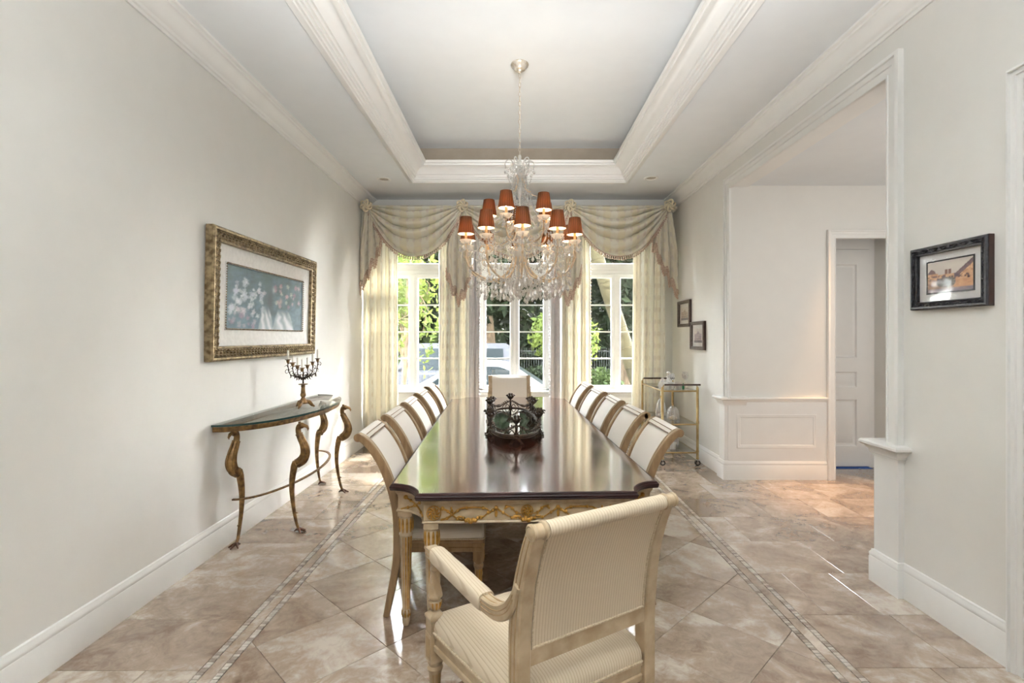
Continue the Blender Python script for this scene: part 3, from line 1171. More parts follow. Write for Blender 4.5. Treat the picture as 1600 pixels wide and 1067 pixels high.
front = lambda u, v, h: (u, -1.927 - h, v)
for part_side in (-1, 1):
    r_ = MB()
    rosette(r_, part_side * 0.448, 0.657, 0.034, front)
    r_.build('rosette', 'gilt', tab)
    g = MB()
    F = lambda u, v, h, s=part_side: front(s * u, v, h)
    vine(g, [(0.405, 0.676), (0.385, 0.668), (0.362, 0.648), (0.330, 0.626), (0.300, 0.616)], F, 0.0038, 2)
    vine(g, [(0.415, 0.624), (0.385, 0.632), (0.350, 0.655), (0.325, 0.674), (0.300, 0.680), (0.250, 0.682), (0.205, 0.678), (0.185, 0.665), (0.200, 0.645), (0.222, 0.632), (0.250, 0.620)], F, 0.0036, 6)
    vine(g, [(0.366, 0.686), (0.362, 0.666), (0.352, 0.650)], F, 0.0036, 1)
    bouquet(g, 0.272, 0.622, F, 7, 0.034)
    vine(g, [(0.190, 0.650), (0.160, 0.672), (0.150, 0.682), (0.135, 0.668), (0.110, 0.652), (0.080, 0.634), (0.048, 0.628)], F, 0.0036, 4)
    g.ball(F(0.150, 0.680, 0.005), 0.011, 8, 5)
    g.ball(F(0.150, 0.652, 0.004), (0.008, 0.006, 0.019), 7, 5)
    vine(g, [(0.108, 0.672), (0.100, 0.684), (0.078, 0.682), (0.062, 0.664), (0.050, 0.655), (0.030, 0.650)], F, 0.0034, 3)
    g.ball(F(0.407, 0.679, 0.005), 0.011, 7, 5)
    g.build('gilt_garland', 'gilt', tab)
r_ = MB()
rosette(r_, 0.0, 0.663, 0.028, front)
bouquet(r_, 0.0, 0.624, front, 6, 0.036)
r_.build('rosette', 'gilt', tab)
# crossed sprig on the scooped corners
for sx in (-1, 1):
    def scoop(u, v, h, sx=sx):
        t = u
        x = sx * (0.655 - (0.155 + h * 0.0) * math.cos(t) - 0.0)
        y = -(1.93 - 0.175 * math.sin(t))
        nx, ny = sx * math.cos(t), -math.sin(t)
        return (x + nx * (h - 0.003) * 1.0, y + ny * (h - 0.003), v)
    g = MB()
    vine(g, [(0.35, 0.618), (0.65, 0.640), (0.95, 0.662), (1.30, 0.682)], scoop, 0.004, 3)
    vine(g, [(0.45, 0.688), (0.75, 0.665), (1.05, 0.640), (1.45, 0.622)], scoop, 0.004, 3)
    g.ball(scoop(1.28, 0.684, 0.005), 0.012, 7, 5)
    g.build('gilt_sprig', 'gilt', tab)

# ------------------------------------------------------------------ chairs
def ribbon(mb, pts, hw, x0, x1, m=0):
    """bar with the side silhouette of a curve in (y, z), extruded from x0 to x1"""
    P = [Vector((p[0], p[1])) for p in pts]
    L, Rr = [], []
    for i, p in enumerate(P):
        t = (P[min(i + 1, len(P) - 1)] - P[max(i - 1, 0)]).normalized()
        nrm = Vector((-t.y, t.x))
        L.append(p + nrm * hw[i])
        Rr.append(p - nrm * hw[i])
    n = len(P)
    b = 0.004
    vs = []
    for i in range(n):
        t = (L[i] - Rr[i]).normalized() * b
        l, r = L[i], Rr[i]
        vs += [(x0 + b, l.x, l.y), (x1 - b, l.x, l.y), (x1, (l - t).x, (l - t).y), (x1, (r + t).x, (r + t).y), (x1 - b, r.x, r.y), (x0 + b, r.x, r.y), (x0, (r + t).x, (r + t).y), (x0, (l - t).x, (l - t).y)]
    fs = []
    for i in range(n - 1):
        for k in range(8):
            q = (k + 1) % 8
            fs.append((i * 8 + k, i * 8 + q, i * 8 + 8 + q, i * 8 + 8 + k))
    fs.append(tuple(range(8))[::-1])
    fs.append(tuple((n - 1) * 8 + k for k in range(8)))
    mb.add(vs, fs, m)


def curve2(pts, hw, per=5):
    sp = spline([(a, b, 0) for a, b in pts], per)
    return [(p.x, p.y) for p in sp], lerp_list(hw, len(sp))


def pad(mb, pts, x0, x1, front_t, back_t, bulge, m=0, nx=8):
    """upholstered panel that follows a curve in (y,z); front (towards +normal) bulges"""
    P = [Vector(p) for p in pts]
    n = len(P)
    vs = []
    for i, p in enumerate(P):
        t = (P[min(i + 1, n - 1)] - P[max(i - 1, 0)]).normalized()
        nr = Vector((t.y, -t.x))          # right of an upward curve = +y, the sitter's side
        e = min(1.0, 4.5 * min(i, n - 1 - i) / n)
        for k in range(nx + 1):
            u = -1 + 2 * k / nx
            d = front_t + bulge * (1 - u ** 4) * e
            q = p + nr * d
            vs.append((x0 + (x1 - x0) * k / nx, q.x, q.y))
        for k in range(nx + 1):
            u = 1 - 2 * k / nx
            q = p - nr * (back_t + 0.3 * bulge * (1 - u ** 4) * e)
            vs.append((x1 - (x1 - x0) * k / nx, q.x, q.y))
    w = 2 * (nx + 1)
    fs = []
    for i in range(n - 1):
        for k in range(w):
            q = (k + 1) % w
            fs.append((i * w + k, i * w + q, i * w + w + q, i * w + w + k))
    fs.append(tuple(range(w))[::-1])
    fs.append(tuple((n - 1) * w + k for k in range(w)))
    mb.add(vs, fs, m)


def seat_outline(wf, wb, yb, yf, r):
    return rounded([(-wb, yb), (wb, yb), (wf, yf), (-wf, yf)], r, 5)


def turned_leg(mb, top, r0=0.026):
    mb.lathe([(0.0, 0.0), (0.013, 0.0), (0.017, 0.012), (0.017, 0.024), (0.012, 0.034), (0.014, 0.040), (r0 - 0.004, top - 0.050), (r0, top - 0.040), (r0 + 0.003, top - 0.030), (r0 - 0.004, top - 0.020), (r0 + 0.002, top - 0.010), (r0 + 0.002, top)], 30, flute=10, depth=0.14, mflute=1, fz=(0.039, top - 0.049))


def side_chair(label, loc, rz):
    t = thing('side_chair', label, 'chair', loc, rz, 'cream side chairs along the table')
    cpts, chw = curve2([(-0.205, 0.0 + 0.44), (-0.212, 0.56), (-0.238, 0.68), (-0.282, 0.80), (-0.338, 0.895), (-0.385, 0.948), (-0.418, 0.966)], [0.024, 0.024, 0.023, 0.022, 0.021, 0.020, 0.020])
    lpts, lhw = curve2([(-0.268, 0.0), (-0.240, 0.14), (-0.212, 0.30), (-0.205, 0.46)], [0.016, 0.019, 0.022, 0.024])
    for s in (-1, 1):
        a, b = (-0.2425, -0.205) if s < 0 else (0.205, 0.2425)
        p = MB()
        ribbon(p, cpts, chw, a, b)
        p.tube([(a, cpts[-1][0] + 0.002, cpts[-1][1] - 0.004), (b, cpts[-1][0] + 0.002, cpts[-1][1] - 0.004)], 0.0225, 14)
        po = p.build('back_post', 'taupe_wood', t, angle=30)
        ln = MB()
        xi = a + 0.012 if s > 0 else b - 0.012
        for xo in (a + 0.008, b - 0.008):
            pts = []
            for i, (y, z) in enumerate(cpts):
                q = cpts[min(i + 1, len(cpts) - 1)]
                o = cpts[max(i - 1, 0)]
                d = Vector((q[0] - o[0], q[1] - o[1])).normalized()
                pts.append((xo, y + d.y * chw[i], z - d.x * chw[i]))
            ln.tube(pts, 0.004, 5)
        ln.build('post_beading', 'cream_paint', po)
        l = MB()
        ribbon(l, lpts, lhw, a, b)
        l.build('leg', 'taupe_wood', t, angle=30)
    # padded back and the rolled crest
    bp = [q for q in cpts if q[1] > 0.515]
    p = MB()
    pad(p, bp[:-6], -0.206, 0.206, 0.010, 0.012, 0.016)
    p.build('backrest', 'side_fabric', t, angle=50)
    p = MB()
    pad(p, bp[-7:], -0.206, 0.206, 0.022, 0.012, 0.004)
    p.tube([(-0.206, cpts[-1][0] + 0.002, cpts[-1][1] - 0.004), (0.206, cpts[-1][0] + 0.002, cpts[-1][1] - 0.004)], 0.021, 14)
    co = p.build('crest_roll', 'side_fabric', t, angle=50)
    p = MB()
    for k in (-7, -5):
        y, z = bp[k]
        q, o = bp[min(-1, k + 1)], bp[k - 1]
        d = Vector((q[0] - o[0], q[1] - o[1])).normalized()
        p.tube([(-0.205, y + d.y * 0.026, z - d.x * 0.026), (0.205, y + d.y * 0.026, z - d.x * 0.026)], 0.003, 5)
    p.build('piping', 'taupe_wood', co)
    p = MB()
    p.box((-0.206, -0.222, 0.49), (0.206, -0.192, 0.535))
    p.build('back_rail', 'taupe_wood', t, smooth=False)
    so = seat_outline(0.252, 0.236, -0.215, 0.262, 0.03)
    p = MB()
    p.layers(so, [(0.004, 0.342), (0.0, 0.346), (0.0, 0.366), (0.004, 0.370), (0.004, 0.392), (-0.002, 0.396), (-0.002, 0.406), (0.004, 0.410)])
    p.build('seat_frame', 'taupe_wood', t, angle=30)
    p = MB()
    p.layers(inset(so, 0.004), [(0.0, 0.408), (0.0, 0.438), (0.006, 0.450), (0.018, 0.459), (0.045, 0.466), (0.09, 0.471), (0.15, 0.473), (0.21, 0.474)], soft=True)
    sc = p.build('seat', 'side_fabric', t, angle=60)
    p = MB().tube([(a, b, 0.412) for a, b in inset(so, 0.001)], 0.0045, 6, closed=True)
    p.build('piping', 'piping', sc)
    for s in (-1, 1):
        l = MB()
        x, y = s * 0.218, 0.228
        l.box((-0.030, -0.030, 0.290), (0.030, 0.030, 0.390))
        for k in range(3):
            l.box((-0.018 + k * 0.013, 0.0295, 0.300), (-0.010 + k * 0.013, 0.0325, 0.380), 1)
            l.box((-s * 0.0325 - 0.001, -0.018 + k * 0.013, 0.300), (-s * 0.0295 + 0.001, -0.010 + k * 0.013, 0.380), 1)
        turned_leg(l, 0.292)
        l.build('leg', ['taupe_wood', 'gilt'], t, (x, y, 0), angle=45)
    return t


ords = ['nearest the camera', 'second from the camera', 'third from the camera', 'fourth from the camera', 'nearest the windows']
proto = None
for k, ly in enumerate((-1.385, -0.725, -0.06, 0.60, 1.26)):
    lb = 'cream upholstered scroll-back side chair on console side of table, ' + ords[k]
    lx, rz = -0.475, TA - PI / 2 + R((0.6, -0.8, 0.5, -0.4, 0.7)[k])
    w = t2w(lx, ly)
    if proto is None:
        proto = side_chair(lb, w, rz)
    else:
        dup(proto, w, rz, lb)
for k, ly in enumerate((-1.315, -0.68, -0.02, 0.66, 1.32)):
    lb = 'cream upholstered scroll-back side chair on bar cart side of table, ' + ords[k]
    lx, rz = 0.47, TA + PI / 2 + R((-1.2, 0.8, -0.5, 0.4, -0.7)[k])
    dup(proto, t2w(lx, ly), rz, lb)


def armchair(label, loc, rz):
    t = thing('armchair', label, 'chair', loc, rz, 'armchairs at the table ends')
    y0 = -0.25
    cpts, chw = curve2([(y0, 0.42), (y0, 0.56), (y0 - 0.004, 0.66), (y0 - 0.022, 0.78), (y0 - 0.052, 0.88), (y0 - 0.078, 0.945), (y0 - 0.092, 0.975)], [0.026, 0.026, 0.030, 0.026, 0.022, 0.020, 0.018])
    lpts, lhw = curve2([(y0 - 0.060, 0.0), (y0 - 0.030, 0.16), (y0 - 0.004, 0.32), (y0, 0.44)], [0.017, 0.020, 0.024, 0.026])
    cy, cz = y0 - 0.098, 0.972
    for s in (-1, 1):
        a, b = (-0.275, -0.228) if s < 0 else (0.228, 0.275)
        p = MB()
        ribbon(p, cpts, chw, a, b)
        po = p.build('back_post', 'cream_paint', t, angle=30)
        e = MB()
        M = Matrix.Translation((a if s < 0 else b, cy, cz)) @ Matrix.Rotation(PI / 2 * s, 4, 'Y')
        e.lathe([(0.023, -0.047), (0.0255, -0.044), (0.0255, -0.036), (0.021, -0.031), (0.021, -0.008), (0.0235, -0.005), (0.0235, 0.003), (0.018, 0.006), (0.015, 0.004), (0.009, 0.008), (0.0, 0.009)], 22, M=M)
        e.build('scroll_end', 'cream_paint', po)
        gr = MB()
        xo = a - 0.0005 if s < 0 else b + 0.0005
        for dd in (-0.010, 0.010):
            gr.tube([(xo, y + dd, z) for y, z in cpts[2:-4]], 0.0022, 5)
        gr.build('groove_line', 'cream_dark', po)
        l = MB()
        ribbon(l, lpts, lhw, a, b)
        l.build('leg', 'cream_paint', t, angle=30)
        # arm: sweeps out of the post, runs forward to the front support
        xa, xb = (-0.283, -0.240) if s < 0 else (0.240, 0.283)
        ap, ahw = curve2([(y0 - 0.030, 0.800), (y0 + 0.000, 0.740), (y0 + 0.040, 0.698), (y0 + 0.100, 0.670), (y0 + 0.190, 0.667), (y0 + 0.330, 0.678), (y0 + 0.480, 0.690), (y0 + 0.560, 0.694)], [0.012, 0.020, 0.024, 0.024, 0.023, 0.022, 0.022, 0.022])
        p = MB()
        ribbon(p, ap, ahw, xa, xb)
        splay = lambda vv: [(x + s * 0.030 * max(0.0, (y - y0 - 0.05)) / 0.48, y, z) for x, y, z in vv]
        p.v = splay(p.v)
        ao = p.build('arm', 'cream_paint', t, angle=30)
        gr = MB()
        for dd in (0.008, -0.006):
            gr.tube([((xa if s < 0 else xb), y, z + dd) for y, z in ap[3:]], 0.0022, 5)
        gr.tube([((xa + xb) / 2 + 0.010, y, z + h * 1.02) for (y, z), h in list(zip(ap, ahw))[6:22]], 0.0022, 5)
        gr.tube([((xa + xb) / 2 - 0.010, y, z + h * 1.02) for (y, z), h in list(zip(ap, ahw))[6:22]], 0.0022, 5)
        gr.v = splay(gr.v)
        gr.build('groove_line', 'cream_dark', ao)
        pd = MB()
        for i0, i1 in ((19, 33),):
            seg = ap[i0:i1]
            vs = []
            m_ = 14
            for i, (y, z) in enumerate(seg):
                f = 1.0 if 0 < i < len(seg) - 1 else 0.94
                for k in range(m_):
                    an = 2 * PI * k / m_
                    ca, sa = math.cos(an), math.sin(an)
                    vs.append(((xa + xb) / 2 + f * 0.030 * math.copysign(abs(ca) ** 0.6, ca), y, z + 0.003 + f * 0.031 * math.copysign(abs(sa) ** 0.6, sa)))
            fs = [(i * m_ + k, i * m_ + (k + 1) % m_, (i + 1) * m_ + (k + 1) % m_, (i + 1) * m_ + k) for i in range(len(seg) - 1) for k in range(m_)]
            fs += [tuple(range(m_))[::-1], tuple((len(seg) - 1) * m_ + k for k in range(m_))]
            pd.add(vs, fs)
        pd.v = splay(pd.v)
        pd.build('arm_pad', 'stripe_fabric', ao, angle=50)
        # front support: turned and twisted, standing on the leg block
        fx, fy = s * 0.290, y0 + 0.532
        sp = MB()
        sp.box((-0.026, -0.026, 0.400), (0.026, 0.026, 0.452))
        sp.layers([(-0.030, -0.030), (0.030, -0.030), (0.030, 0.030), (-0.030, 0.030)], [(0.004, 0.452), (0.0, 0.456), (0.0, 0.466), (0.014, 0.480)])
        n_, sg = 22, 20
        vs, fs = [], []
        for j in range(n_):
            q = j / (n_ - 1)
            rr = 0.027 - 0.012 * q if q > 0.12 else 0.014 + 0.013 * (q / 0.12)
            for k in range(sg):
                an = 2 * PI * k / sg
                rad = rr * (1 + 0.13 * math.cos(5 * an + 9 * q))
                vs.append((rad * math.cos(an), rad * math.sin(an), 0.520 + 0.110 * q))
        for j in range(n_ - 1):
            for k in range(sg):
                fs.append((j * sg + k, j * sg + (k + 1) % sg, (j + 1) * sg + (k + 1) % sg, (j + 1) * sg + k))
        sp.add(vs, fs)
        sp.lathe([(0.016, 0.478), (0.012, 0.484), (0.020, 0.490), (0.026, 0.505), (0.026, 0.518), (0.016, 0.524)], 20, flute=10, depth=0.12, mflute=1, fz=(0.489, 0.519))
        sp.lathe([(0.014, 0.628), (0.019, 0.634), (0.019, 0.640), (0.015, 0.645), (0.015, 0.675)], 16)
        sp.build('arm_support', ['cream_paint', 'gilt'], t, (fx, fy, 0), angle=50)
        l = MB()
        l.box((-0.028, -0.028, 0.300), (0.028, 0.028, 0.402))
        for k in range(3):
            l.box((s * 0.0275 - 0.002, -0.017 + k * 0.013, 0.312), (s * 0.0275 + 0.002, -0.010 + k * 0.013, 0.390), 1)
        turned_leg(l, 0.302, 0.027)
        l.build('leg', ['cream_paint', 'cream_dark'], t, (fx, fy, 0), angle=45)
    bp = [q for q in cpts if q[1] > 0.60]
    p = MB()
    pad(p, bp, -0.228, 0.228, 0.016, 0.018, 0.016)
    bo = p.build('backrest', 'stripe_fabric', t, angle=50)
    p = MB()
    p.tube([(-0.226, cy, cz), (0.226, cy, cz)], 0.0235, 18)
    p.build('crest_roll', 'stripe_fabric', t, angle=50)
    # braided border round the rear panel
    p = MB()
    rear = []
    for i, (y, z) in enumerate(bp):
        q, o = bp[min(i + 1, len(bp) - 1)], bp[max(i - 1, 0)]
        d = Vector((q[0] - o[0], q[1] - o[1])).normalized()
        rear.append((y - d.y * 0.0195, z + d.x * 0.0195))
    rear = rear[:-3]
    for s in (-1, 1):
        p.tube([(s * 0.222, y, z) for y, z in rear], 0.0042, 6)
    p.tube([(-0.222, rear[0][0], rear[0][1] + 0.002), (0.222, rear[0][0], rear[0][1] + 0.002)], 0.0042, 6)
    p.build('braid', 'piping', bo)
    p = MB()
    p.box((-0.230, y0 - 0.020, 0.552), (0.230, y0 + 0.020, 0.602))
    p.build('back_rail', 'cream_paint', t, smooth=False)
    so = seat_outline(0.312, 0.262, -0.262, 0.310, 0.045)
    so2 = inset(so, 0.0)
    p = MB()
    p.layers(so2, [(0.006, 0.345), (0.0, 0.350), (0.0, 0.368), (0.005, 0.372), (0.005, 0.396), (-0.001, 0.400), (-0.001, 0.408), (0.005, 0.412)])
    p.build('seat_frame', 'cream_paint', t, angle=30)
    p = MB()
    p.layers(inset(so2, 0.004), [(0.0, 0.410), (-0.002, 0.430), (0.002, 0.446), (0.012, 0.460), (0.035, 0.474), (0.08, 0.484), (0.14, 0.490), (0.2, 0.492), (0.25, 0.4925)], soft=True)
    sc = p.build('seat', 'stripe_fabric', t, angle=60)
    MB().tube([(a, b, 0.414) for a, b in inset(so2, 0.001)], 0.0048, 6, closed=True).build('piping', 'piping', sc)
    return t


ac = armchair('large striped cream armchair turned at near end of table, seen from behind', (0.098, 1.822, 0), R(31.5))
hc = dup(ac, t2w(0.03, 2.10), TA + PI, 'white upholstered armchair at window end of table, facing the camera')
for ch_ in hc.children:
    for q_ in [ch_] + list(ch_.children):
        if q_.name.split('.')[0] in ('backrest', 'crest_roll', 'seat', 'arm_pad'):
            q_.material_slots[0].link = 'OBJECT'
            q_.material_slots[0].material = MATS['side_fabric']
# ------------------------------------------------------------------ centrepiece on the table
ct = thing('mirror_plateau', 'long oval dark bronze centrepiece with mirrored base and garlands on the table', 'centrepiece', t2w(-0.01, -0.17, 0.759), TA)
RX, RY = 0.205, 0.70


def oval(a, rx=RX, ry=RY, z=0.0):
    c, s_ = math.cos(a), math.sin(a)
    return (rx * math.copysign(abs(c) ** 0.75, c), ry * math.copysign(abs(s_) ** 0.85, s_), z)


ov = [oval(2 * PI * i / 72)[:2] for i in range(72)]
p = MB().sweep(ov, [(0.0, 0.040), (-0.006, 0.044), (-0.004, 0.052), (-0.008, 0.060), (-0.002, 0.068), (0.014, 0.070), (0.016, 0.042)], closed=True)
for i in range(0, 144):
    a = 2 * PI * i / 144
    x, y, _ = oval(a, RX + 0.006, RY + 0.006)
    p.ball((x, y, 0.056), 0.005, 5, 4)
p.build('rim', 'dark_bronze', ct)
MB().layers(inset(ov, 0.012), [(0, 0.052), (0, 0.060)]).build('mirror', 'mirror', ct, smooth=False)
ST = [(-PI / 2), (-PI / 2 + 0.95), (-0.42), (0.42), (PI / 2 - 0.95), (PI / 2), (PI / 2 + 0.95), (PI - 0.42), (PI + 0.42), (PI * 1.5 - 0.95)]
for k, a in enumerate(ST):
    x, y, _ = oval(a)
    f = MB()
    f.lathe([(0.012, 0.066), (0.018, 0.070), (0.018, 0.078), (0.010, 0.084), (0.008, 0.110), (0.013, 0.122), (0.008, 0.130), (0.008, 0.142), (0.016, 0.148), (0.028, 0.160), (0.033, 0.172), (0.030, 0.176), (0.0, 0.170)], 12, c=(x, y, 0))
    for j in range(7):
        b = 2 * PI * j / 7
        f.tube([(x + 0.022 * math.cos(b), y + 0.022 * math.sin(b), 0.166), (x + 0.034 * math.cos(b), y + 0.034 * math.sin(b), 0.186), (x + 0.046 * math.cos(b), y + 0.046 * math.sin(b), 0.178)], [0.007, 0.009, 0.004], 5)
        f.ball((x + 0.016 * math.cos(b), y + 0.016 * math.sin(b), 0.192), (0.007, 0.007, 0.013), 5, 4)
    fo = f.build('urn_finial', 'dark_bronze', ct)
    ft = MB()
    for s in (-1, 1):
        tx, ty = -math.sin(a), math.cos(a)
        ox, oy = math.cos(a), math.sin(a)
        bx, by = x + tx * 0.024 * s, y + ty * 0.024 * s
        ft.tube([(x, y, 0.042), (bx, by, 0.028), (bx + tx * 0.012 * s, by + ty * 0.012 * s, 0.012), (bx + tx * 0.016 * s + ox * 0.008, by + ty * 0.016 * s + oy * 0.008, 0.0065)], [0.013, 0.010, 0.008, 0.006], 7)
        for q in (-1, 0, 1):
            ft.ball((bx + tx * (0.016 * s + 0.010 * q) + ox * 0.014, by + ty * (0.016 * s + 0.010 * q) + oy * 0.014, 0.0065), (0.0055, 0.0055, 0.006), 5, 4)
    ft.build('paw_foot', 'dark_bronze', ct)
    # garland to the next finial
    a2 = ST[(k + 1) % len(ST)]
    while a2 < a:
        a2 += 2 * PI
    g = MB()
    pts = []
    for i in range(15):
        t = i / 14
        x1, y1, _ = oval(a + (a2 - a) * t)
        pts.append((x1, y1, 0.134 - 0.044 * math.sin(PI * t)))
    g.tube(pts, 0.0036, 6)
    for i, q in enumerate(pts):
        w = 0.006 + 0.007 * abs(math.sin(3 * PI * i / 14))
        g.ball((q[0] + 0.004, q[1], q[2] - 0.004), (w, w, w * 0.9), 6, 4)
        g.ball((q[0] - 0.006, q[1] + 0.010, q[2] + 0.006), w * 0.6, 5, 4)
    for sgn in (0.16, 0.84):
        xa, ya, _ = oval(a + (a2 - a) * sgn)
        xb, yb, _ = oval(a + (a2 - a) * (0.03 if sgn < 0.5 else 0.97))
        xm, ym, _ = oval(a + (a2 - a) * (0.30 if sgn < 0.5 else 0.70))
        g.tube([tuple(v) for v in spline([(xb, yb, 0.128), (xa, ya, 0.108), (xm, ym, 0.072)], 4)], 0.0045, 5)
        g.tube([tuple(v) for v in spline([(xb, yb, 0.082), ((xa + xb) / 2, (ya + yb) / 2, 0.098), (xa, ya, 0.074)], 4)], 0.004, 5)
    g.build('garland', 'dark_bronze', ct)

# ------------------------------------------------------------------ console table with bird legs
CC = (XL + 0.012, 4.45)
cs = thing('console_table', 'half oval glass console on four bronze bird legs against left wall', 'console table', (CC[0], CC[1], 0))
A_, B_ = 0.95, 0.46


def half(a, b, off=0.0, n=48):
    return [(off + b * math.copysign(abs(math.cos(t)) ** 0.92, math.cos(t)), -a * math.sin(t) * -1) for t in [(-PI / 2 + PI * i / n) for i in range(n + 1)]]


ho = half(A_, B_)
ho = [(x + 0.004, y) for x, y in ho]
MB().layers(ho, [(0.003, 0.884), (0.0, 0.887), (0.0, 0.897), (0.003, 0.900)]).build('glass_top', 'table_glass', cs, angle=50)
MB().sweep(ho, [(-0.0015, 0.885), (0.0015, 0.885), (0.0015, 0.899), (-0.0015, 0.899)]).build('glass_edge', 'glass_edge', cs)
hr = half(A_ - 0.035, B_ - 0.035)
mb = MB().sweep([(x + 0.006, y) for x, y in hr], [(0.0, 0.846), (-0.016, 0.846), (-0.020, 0.852), (-0.020, 0.868), (-0.026, 0.874), (-0.026, 0.883), (0.006, 0.883)])
mb.box((0.0, -A_ + 0.02, 0.846), (0.022, A_ - 0.02, 0.883))
mb.build('top_rail', 'antique_gold', cs)
hs2 = half(0.80, 0.30)
mb = MB().sweep([(x + 0.062, y) for x, y in hs2], [(0.0, 0.335), (0.022, 0.335), (0.022, 0.345), (0.0, 0.345)])
mb.build('stretcher', 'antique_gold', cs)


def bird_leg(x, y, ang):
    """crane-headed leg; its own plane turned by ang, the breast pushing outwards"""
    M = Matrix.Translation((x, y, 0)) @ Matrix.Rotation(ang, 4, 'Z')
    b = MB()
    # leg from foot to haunch (u outwards, z up)
    lp = spline([(0.020, 0, 0.022), (0.000, 0, 0.070), (-0.022, 0, 0.180), (-0.036, 0, 0.300), (-0.034, 0, 0.400), (-0.018, 0, 0.500), (-0.006, 0, 0.540)], 5)
    b.tube(lp, lerp_list([0.010, 0.011, 0.014, 0.018, 0.022, 0.026, 0.024], len(lp)), 10, M=M)
    # fluted body and neck: S curve up to the head
    npts = spline([(-0.020, 0, 0.520), (0.010, 0, 0.530), (0.052, 0, 0.560), (0.072, 0, 0.610), (0.062, 0, 0.670), (0.036, 0, 0.725), (0.016, 0, 0.775), (0.022, 0, 0.812), (0.040, 0, 0.826)], 5)
    rr = lerp_list([0.022, 0.030, 0.035, 0.034, 0.028, 0.024, 0.020, 0.021, 0.020], len(npts))
    b.tube(npts, rr, 12, M=M)
    for k in range(6):
        an = 2 * PI * k / 6 + 0.4
        ln = []
        for i in range(4, len(npts) - 12):
            t = (npts[i + 1] - npts[i - 1]).normalized()
            n1 = Vector((0, 1, 0))
            n2 = t.cross(n1)
            ln.append(npts[i] + n1 * rr[i] * math.cos(an) + n2 * rr[i] * math.sin(an))
        b.tube(ln, 0.0055, 5, M=M)
    for i in (5, len(npts) - 13):
        t = (npts[i + 1] - npts[i - 1]).normalized()
        q = t.orthogonal().normalized()
        b.tube([npts[i] + (q * math.cos(a) + t.cross(q) * math.sin(a)) * (rr[i] + 0.004) for a in [2 * PI * j / 12 for j in range(12)]], 0.004, 5, closed=True, M=M)
    b.ball((0.040, 0, 0.820), (0.028, 0.022, 0.024), 10, 6, M=M)
    b.tube([(0.055, 0, 0.822), (0.084, 0, 0.815), (0.096, 0, 0.795), (0.092, 0, 0.782)], [0.016, 0.012, 0.007, 0.002], 8, M=M)
    b.tube([(0.026, 0, 0.832), (0.026, 0, 0.850)], 0.010, 8, M=M)
    for s in (-1, 1):
        b.ball((0.048, s * 0.020, 0.826), 0.004, 5, 4, M=M)
    b.tube([(-0.008, 0, 0.150), (0.010, 0, 0.145)], [0.008, 0.003], 6, M=M)
    lo = b.build('bird_leg', 'antique_gold', cs)
    f = MB()
    for da, L in ((0, 0.060), (0.85, 0.052), (-0.85, 0.052), (PI, 0.034)):
        f.tube([M @ Vector((0.018, 0, 0.026)), M @ Vector((0.018 + 0.5 * L * math.cos(da), 0.5 * L * math.sin(da), 0.018)), M @ Vector((0.018 + L * math.cos(da), L * math.sin(da), 0.006))], [0.012, 0.009, 0.005], 7)
    f.ball(M @ Vector((0.018, 0, 0.022)), 0.014, 8, 5)
    f.build('claw_foot', 'claw_bronze', lo)


for (x, y, a) in ((0.09, -0.765, -1.75), (0.395, -0.50, -0.10), (0.395, 0.50, 0.10), (0.09, 0.765, 1.20)):
    bird_leg(x, y, a)

# candelabrum
cd = thing('candelabrum', 'antique brass seven-branch candelabrum on the glass console', 'candelabrum', (-1.80, 4.36, 0.90))
mb = MB()
mb.lathe([(0.036, 0.036), (0.040, 0.044), (0.030, 0.062), (0.020, 0.076), (0.014, 0.090), (0.021, 0.100), (0.023, 0.112), (0.018, 0.130), (0.015, 0.176), (0.018, 0.186), (0.014, 0.194), (0.036, 0.198), (0.038, 0.203), (0.010, 0.207)], 16)
mb.build('pillar', 'antique_gold', cd)
for k in range(3):
    a = 2 * PI * k / 3 + 0.5
    c, s_ = math.cos(a), math.sin(a)
    MB().tube([(c * r, s_ * r, z) for r, z in ((0.022, 0.052), (0.050, 0.046), (0.072, 0.020), (0.092, 0.0065))], [0.018, 0.017, 0.013, 0.006], 8).build('foot', 'antique_gold', cd)
mb = MB().lathe([(0.007, 0.205), (0.006, 0.270), (0.009, 0.276), (0.005, 0.290), (0.005, 0.325)], 10)
mb.build('stem', 'dark_bronze', cd)
VD = R(55)      # the fan of branches stands along this direction
cdl = []
